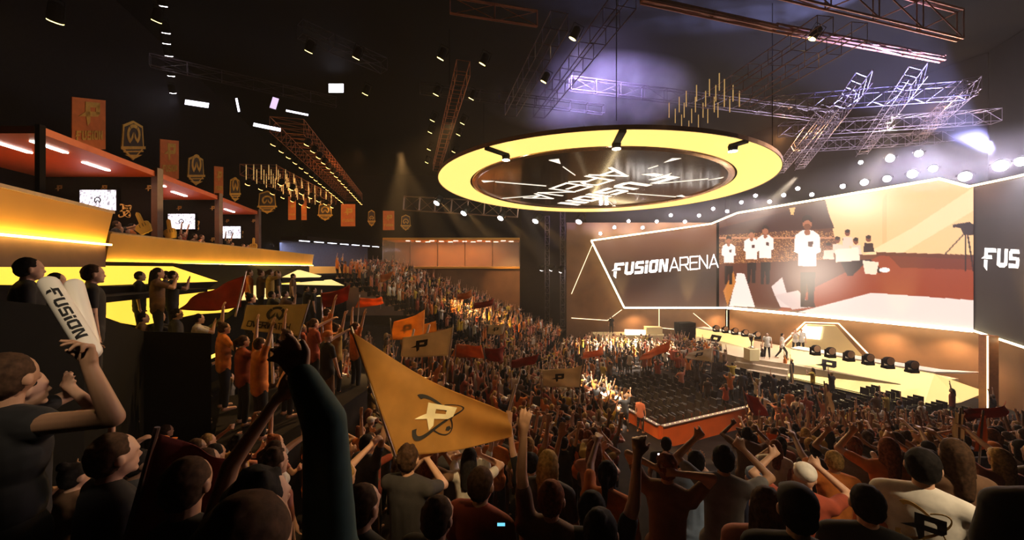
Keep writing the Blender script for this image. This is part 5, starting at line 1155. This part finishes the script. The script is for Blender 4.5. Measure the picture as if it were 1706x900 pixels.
for p, zone, k in cand[:NEAR]:
    x, y = proj(p+Vector((0, 0, 1.6)))
    style = rr.choice(['short', 'short', 'short', 'long', 'pony', 'curly', 'bun']); fem = 1 if style in ('long', 'pony', 'bun') else 0
    cap = rr.choice(['black', 'white', 'orange']) if style == 'short' and rr.random() < .25 else None
    pose = rr.choice(poses); near = p.length < 11
    # big flag must stay clear of raised arms close to it
    if p.y < 4.2 and 560 < x < 880 and pose in ('both arms thrown up', 'right fist raised', 'left arm held high'): pose = 'clapping hands'
    if p.y < 7.5 and pose in ('both arms thrown up', 'right fist raised', 'left arm held high') and (1022 < x < 1660 or rr.random() < .5): pose = rr.choice(['clapping hands', 'arms at the sides', 'hands held to the mouth', 'arms at the sides'])
    if p.y < 5 and pose == 'hands behind the head' and rr.random() < .7: pose = 'arms at the sides'
    if p.y < 3.6 and pose in ('both arms thrown up', 'right fist raised', 'left arm held high'): pose = rr.choice(['clapping hands', 'arms at the sides'])
    if x < 250: area_ = 'beneath the thundersticks'
    elif x < 560 and y < 760: area_ = 'below the loges'
    elif x < 560: area_ = 'behind the maroon flag'
    elif x < 860 and y < 775: area_ = 'beside the gold flag'
    elif x < 860: area_ = 'under the gold flag'
    elif x < 1000: area_ = 'left below the barrier'
    elif x < 1150: area_ = 'below the barrier corner'
    elif x < 1320: area_ = 'right below the barrier'
    elif x < 1480: area_ = 'below the long lit desk'
    else: area_ = 'near the polo man'
    hair = rr.choice(['black', 'black', 'brown', 'brown', 'blond', 'auburn']); top = rr.choice(tops)
    if y > 830 and rr.random() < .6: top = rr.choice(['black', 'charcoal', 'brown'])
    info.append(dict(p=p, x=x, y=y, style=None if cap else style, fem=fem, cap=cap, pose=pose, area=area_, hair=hair, top=top))
def hw(i): return f"{i['cap']} cap" if i['cap'] else {'short': f"short {i['hair']} hair", 'long': f"long {i['hair']} hair", 'pony': f"{i['hair']} ponytail", 'curly': f"curly {i['hair']} hair", 'bun': f"{i['hair']} hair bun"}[i['style']]
from collections import defaultdict
for i in info: i['label'] = f"{i['top']} shirted fan, {hw(i)}, {i['pose']}, {i['area']}"
def refine():
    g = defaultdict(list)
    for i in info: g[i['label']].append(i)
    ords = ['leftmost', 'second from left', 'third from left', 'fourth from left', 'fifth from left', 'sixth from left']
    for lab, L in g.items():
        if len(L) > 1:
            L.sort(key=lambda t: t['x'])
            for n_, i in enumerate(L): i['label'] = ' '.join((ords[min(n_, 5)]+' '+lab).split()[:16])
refine()
for n_, i in enumerate(info):
    p = i['p']; fc = face_to(p, LOOK)+rr.uniform(-.25, .25)
    person(p, fc, i['pose'], i['top'], i['hair'], i['style'], i['label'], 'fans in the nearer stands', rr.choice([0, 0, 0, 1, 1, 2]), rr.choice(['black', 'charcoal', 'navy', 'brown']), i['cap'], i['fem'], rr.uniform(.9, 1.0))

# the far crowd: one object
def low(pose, style):
    body, shirt, trou, hd, ends = figure(pose, 0, 1); out = []
    for parts, vx, ratio, kind in ((body, .035, .22, 0), (shirt, .045, .3, 1), (trou, .06, .4, 2), (hair_parts(hd, style), .04, .4, 3)):
        me = blob(parts, vx, 1, ratio, 'low'); me.calc_loop_triangles()
        v = np.empty(len(me.vertices)*3, 'f'); me.vertices.foreach_get('co', v); t = np.empty(len(me.loop_triangles)*3, 'i'); me.loop_triangles.foreach_get('vertices', t)
        out.append((v.reshape(-1, 3), t.reshape(-1, 3), kind)); bpy.data.meshes.remove(me)
    off = 0; Vs = []; Ts = []; Ks = []
    for v, t, kd in out: Vs.append(v); Ts.append(t+off); Ks.append(np.full(len(v), kd)); off += len(v)
    return np.concatenate(Vs), np.concatenate(Ts), np.concatenate(Ks)
LOW = [low(p, s) for p, s in (('both arms thrown up', 'short'), ('right fist raised', 'short'), ('clapping hands', 'long'), ('arms at the sides', 'short'), ('left arm held high', 'short'), ('hands held to the mouth', 'long'), ('both fists in front', 'short'), ('both arms thrown up', 'long'))]
skc = [(.62, .36, .24), (.45, .24, .14), (.2, .1, .06)]
topc = [(.012, .011, .012), (.012, .011, .012), (.03, .02, .02), (.05, .045, .045), (.62, .18, .03), (.3, .05, .02), (.72, .68, .62), (.72, .6, .45), (.14, .07, .035), (.62, .42, .05), (.55, .2, .13), (.62, .18, .03)]
Vs, Ts, Cs, off = [], [], [], 0
for p, zone, k in cand[NEAR:]:
    v, t, kd = LOW[rr.randrange(len(LOW))]; a = face_to(p, LOOK)+rr.uniform(-.3, .3); s = rr.uniform(.93, 1.05)
    R = np.array([[math.cos(a), -math.sin(a), 0], [math.sin(a), math.cos(a), 0], [0, 0, 1]])*s
    Vs.append(v@R.T+np.array(p)); Ts.append(t+off); off += len(v)
    pal = np.array([rr.choice(skc), rr.choice(topc), rr.choice(topc[:2]), rr.choice([(.012, .009, .008), (.06, .03, .015), (.3, .18, .06)])]); Cs.append(pal[kd])
Vs, Ts, Cs = np.concatenate(Vs), np.concatenate(Ts), np.concatenate(Cs)
me = bpy.data.meshes.new('crowd'); me.vertices.add(len(Vs)); me.vertices.foreach_set('co', Vs.astype('f').ravel())
me.loops.add(len(Ts)*3); me.loops.foreach_set('vertex_index', Ts.astype('i').ravel()); me.polygons.add(len(Ts)); me.polygons.foreach_set('loop_start', np.arange(len(Ts), dtype='i')*3)
me.update(calc_edges=True); ca = me.color_attributes.new('Col', 'FLOAT_COLOR', 'POINT'); q = np.ones((len(Vs), 4), 'f'); q[:, :3] = Cs; ca.data.foreach_set('color', q.ravel())
me.polygons.foreach_set('use_smooth', np.ones(len(Ts), bool)); me.materials.append(vcol_mat('crowd_cloth')); o = link('crowd', me)
tag(o, 'cheering far crowd filling the left stand, far stand and arena floor', 'crowd', kind='stuff')
print('CROWD', len(cand), 'tris', len(Ts))

# ---------------------------------------------------------------- empty chairs
mb = MB(); mb.box((0, 0, .45), (.44, .42, .05)); chair = mb
mb.box((0, -.2, .74), (.44, .05, .4), rx=-.12)
for sx in (-1, 1):
    for sy in (-1, 1): mb.tube([(sx*.19, sy*.18, .44), (sx*.22, sy*.22, 0)], .015, 5)
    mb.tube([(sx*.2, -.2, .44), (sx*.2, -.23, .95)], .015, 5)
cme = mb.mesh('empty_chair', mat('chair_black', (.02, .018, .02), .25)); chairs = []
for r in range(16):
    u = 6.8+r*.95
    for c_ in range(31):
        v = 13.0+c_*.56; p = A(v, u)
        if c_ in (12, 13, 24, 25) or p.y < Y0+.4: continue
        if v < 18.9 and u < 14.1: continue
        if r > 15 or (v > 25.5 and p.y > 23.3) or v > 29.3: continue
        if any((p-Vector((q_.x, q_.y, 0))).length < .45 for q_, z_, k_ in cand if z_ == 'floor'): continue
        if rr.random() < .12: continue
        chairs.append((p, r, c_))
for p, r, c_ in chairs:
    o = link('empty_chair', cme, None, p, math.atan2(-V.x, V.y)+rr.uniform(-.08, .08))
    left = c_ < 12
    tag(o, 'empty black chair in the dark block '+('inside the barrier corner' if left else 'between the barrier and the long lit desk'), 'chair', 'empty chairs inside the barrier corner' if left else 'empty chairs before the long desk')
print('CHAIRS', len(chairs))
# ---------------------------------------------------------------- camera, haze, lamps
cam = bpy.data.cameras.new('camera'); co = bpy.data.objects.new('camera', cam); COL.objects.link(co)
co.location = (0, 0, EYE); co.rotation_euler = (PI/2, 0, 0); cam.sensor_width = 36; cam.lens = F/1706*36; cam.shift_y = -5/1706; cam.clip_start = .05; cam.clip_end = 300
SC.camera = co
w = bpy.data.worlds.new('world'); SC.world = w; w.use_nodes = True; w.node_tree.nodes['Background'].inputs['Color'].default_value = (.02, .012, .02, 1); w.node_tree.nodes['Background'].inputs['Strength'].default_value = .05
def spot(p, to, power, col, angle, blend=.5, r=.15, name='spot_light'):
    l = bpy.data.lights.new(name, 'SPOT'); l.energy = power; l.color = col; l.spot_size = math.radians(angle); l.spot_blend = blend; l.shadow_soft_size = r
    o = bpy.data.objects.new(name, l); COL.objects.link(o); o.location = p; o.rotation_euler = (Vector(to)-Vector(p)).to_track_quat('-Z', 'Y').to_euler(); return o
def area(p, to, power, col, sx, sy, name='area_light'):
    l = bpy.data.lights.new(name, 'AREA'); l.shape = 'RECTANGLE'; l.size = sx; l.size_y = sy; l.energy = power; l.color = col
    o = bpy.data.objects.new(name, l); COL.objects.link(o); o.location = p; o.rotation_euler = (Vector(to)-Vector(p)).to_track_quat('-Z', 'Y').to_euler(); return o
def point(p, power, col, r=.1, name='point_light'):
    l = bpy.data.lights.new(name, 'POINT'); l.energy = power; l.color = col; l.shadow_soft_size = r
    o = bpy.data.objects.new(name, l); COL.objects.link(o); o.location = p; return o
WARM = (1, .43, .13); AMB = (1, .56, .19); WHT = (1, .85, .65); VIO = (.55, .45, 1)
# back light over the crowd from the stage truss
spot(P(1300, 250, 30)+Vector((0, 0, 1)), (3, 8, 4), 4500, WARM, 70, .8)
spot(P(1560, 180, 21), (2, 5, 5), 2600, WARM, 70, .8)
spot(P(1000, 250, 36), (-6, 16, 4), 30000, AMB, 55, .9)
spot(P(1000, 330, 20)+Vector((0, 0, 1)), (-1, 5, 5), 3000, AMB, 70, .8)
# hot pools on the floor crowd and stage
spot(P(1330, 292, 30), PZ(1040, 585, 1), 240000, WHT, 22, .9)
spot(P(660, 250, 25), P(780, 492, 31), 50000, AMB, 24, .9)
spot(P(1500, 180, 22), PZ(1290, 600, 1.1), 26000, WHT, 36, .7)
spot(P(670, 250, 21), P(650, 578, 13), 30000, AMB, 18, .9)
spot(P(760, 200, 16), P(500, 540, 8.4), 4000, AMB, 34, .9)
spot(P(1100, 150, 7), PZ(1110, 715, .5), 9000, (1, .5, .2), 26, .6)  # added spot, brightens the orange barrier from the camera side
# added unseen spots behind the camera brighten big flag, thundersticks and polo shirt
spot((2.2, -1.0, 12.6), P(725, 680, 3.6), 2200, (1, .66, .3), 17, .9)
spot((1.2, -1.5, 12.5), P(118, 530, 1.7), 900, (1, .8, .55), 9, .8)
spot((5.5, -1.5, 13), P(1540, 830, 2.75), 2600, (1, .75, .45), 14, .7)
# disc spots
for i, (x, y) in enumerate(((843, 256), (1027, 236), (1221, 240))):
    p = DC+DPX(x, y)+Vector((0, 0, -.4)); spot(p, p+Vector(((2.5, 0, -2.5)[i], 1, -6)), 45000, WHT, 10, .4)
for k, (px, py) in enumerate(((730, 335), (775, 352), (836, 360), (894, 365))):
    p = P(px, py, 37.6); spot(p, P(px+90, py+90, 30), 40000, AMB, 14, .5); point(p, 160, (1, .85, .6), .1)
for px, py in ((903, 446), (919, 446), (935, 449), (956, 449)): point(P(px, py, 40.5), 220, (1, .6, .25), .1)
# wall uplights under the screen
for x, y in ((1032, 548), (1150, 545), (1330, 560), (1490, 600), (1690, 640)):
    p = onscreen(x, y, -1.0); p.z = 1.5; spot(p, p+Vector((.3, .4, 6)), 10000, (1, .55, .18), 30, .8)
for x in (1060, 1200, 1330, 1470, 1580):
    p = onscreen(x, yat(BOT, x), -.5); p.z -= .5; spot(p, Vector((p.x, p.y, 0))+Vector((.5, .3, 0)), 700, (1, .62, .3), 140, .9)
# far suites and vomitory wall
area(Vector(((GX0+GX1)/2, 42, 10.8)), Vector(((GX0+GX1)/2, 42.4, 8)), 700, (1, .42, .12), 9, 2)
spot((1, 34, 12), (-.5, 40.3, 6.2), 2200, (1, .5, .18), 40, .8)
area((-18, 33, 10.3), (-18, 33.4, 7), 300, (.8, .8, 1), 8, 2)
# violet haze light in the roof
spot(P(960, 85, 17), P(1010, 170, 26), 34000, VIO, 70, .9); spot(P(1655, 255, 19), P(1440, 85, 18), 150000, (.4, .42, 1), 34, .5)
# glare of the dazzling lamps
for px, py, e in ((1483, 263, 400), (1531, 255, 400), (1555, 282, 300), (1520, 291, 400), (1608, 295, 600), (1668, 277, 800), (1440, 303, 300)):
    d = 22.6-(px-1434)/300*3; point(P(px, py, d), e, (.95, .85, 1), .15)
for px in range(1010, 1420, 50): point(onscreen(px, yat(TOP, px)-14, -.9), 260, (1, .85, .75), .15)
# suites and banners
for i in range(3):
    m = WL((posts[i]+posts[i+1])/2)+Vector((-1.6, 0, SZ-.15)); area(m, m+Vector((0, 0, -1)), 45, (1, .55, .3), 2.5, 3)
    area(m+Vector((0, 0, -1.6)), m+Vector((0, 0, 1)), 25, (1, .35, .1), 2.0, 3.0)
spot(P(600, 250, 22), P(560, 360, 33), 2500, WARM, 60, .9)
# thin haze through the whole hall
nt = w.node_tree; vs_ = nt.nodes.new('ShaderNodeVolumeScatter'); vs_.inputs['Density'].default_value = .0014; vs_.inputs['Anisotropy'].default_value = .35; vs_.inputs['Color'].default_value = (1, .93, .88, 1)
nt.links.new(vs_.outputs[0], nt.nodes['World Output'].inputs['Volume'])
# drifting violet smoke under the roof
def smoke(c_, size, rot, dens, label, sc_=.28, thr=.5):
    m = bpy.data.materials.new('smoke'); m.use_nodes = True; nt = m.node_tree; nt.nodes.clear(); N = nt.nodes.new
    ou = N('ShaderNodeOutputMaterial'); vs = N('ShaderNodeVolumeScatter'); tc = N('ShaderNodeTexCoord'); no = N('ShaderNodeTexNoise'); no.inputs['Scale'].default_value = sc_; no.inputs['Detail'].default_value = 3.5; no.inputs['Roughness'].default_value = .6
    mr = N('ShaderNodeMapRange'); mr.inputs['From Min'].default_value = thr; mr.inputs['From Max'].default_value = .78; mr.inputs['To Max'].default_value = dens
    ln = N('ShaderNodeVectorMath'); ln.operation = 'LENGTH'; mp = N('ShaderNodeMapping'); mp.inputs['Scale'].default_value = [2/k for k in size]
    fo = N('ShaderNodeMapRange'); fo.inputs['From Min'].default_value = 1.0; fo.inputs['From Max'].default_value = .3; mu = N('ShaderNodeMath'); mu.operation = 'MULTIPLY'
    K = nt.links.new; K(tc.outputs['Object'], no.inputs['Vector']); K(no.outputs['Fac'], mr.inputs['Value']); K(tc.outputs['Object'], mp.inputs['Vector']); K(mp.outputs[0], ln.inputs[0]); K(ln.outputs['Value'], fo.inputs['Value'])
    K(mr.outputs[0], mu.inputs[0]); K(fo.outputs[0], mu.inputs[1]); K(mu.outputs[0], vs.inputs['Density']); vs.inputs['Anisotropy'].default_value = .2; vs.inputs['Color'].default_value = (.9, .85, 1, 1); K(vs.outputs[0], ou.inputs['Volume'])
    o = MB().lathe([(0, -1)]+[(math.sin(t*PI/10), -math.cos(t*PI/10)) for t in range(1, 10)]+[(0, 1)], 24, (0, 0, 0), Matrix.Diagonal([k/2 for k in size])).build('smoke', m); o.location = c_; o.rotation_euler = (0, 0, rot)
    return tag(o, label, 'smoke', kind='stuff')
smoke(P(985, 160, 25), (15, 8, 4.4), -.1, .5, 'violet smoke drifting under the roof behind the halo', .28, .42)
smoke(P(1560, 276, 21.5), (15, 7, 3.2), -1.1, .045, 'added haze for lens bloom round the dazzling lamps above the screen', .4, .15)  # this haze and the next are added to give the lamps bloom
smoke(P(1190, 352, 35), (26, 6, 3.4), .0, .06, 'added haze for lens bloom round the lamp row above the title screen', .3, .15)
c = SC.cycles; c.use_denoising = True; c.denoiser = 'OPENIMAGEDENOISE'; c.max_bounces = 4; c.diffuse_bounces = 2; c.glossy_bounces = 2; c.transmission_bounces = 2; c.volume_bounces = 0; c.transparent_max_bounces = 6; c.caustics_reflective = False; c.caustics_refractive = False; c.sample_clamp_indirect = 4; c.use_light_tree = True; c.use_adaptive_sampling = True; c.adaptive_threshold = .035; c.adaptive_min_samples = 16
try: c.volume_step_rate = 2
except Exception: pass
SC.view_settings.view_transform = 'Standard'; SC.view_settings.look = 'None'; SC.view_settings.gamma = 1; SC.view_settings.exposure = 0; SC.view_settings.use_curve_mapping = False
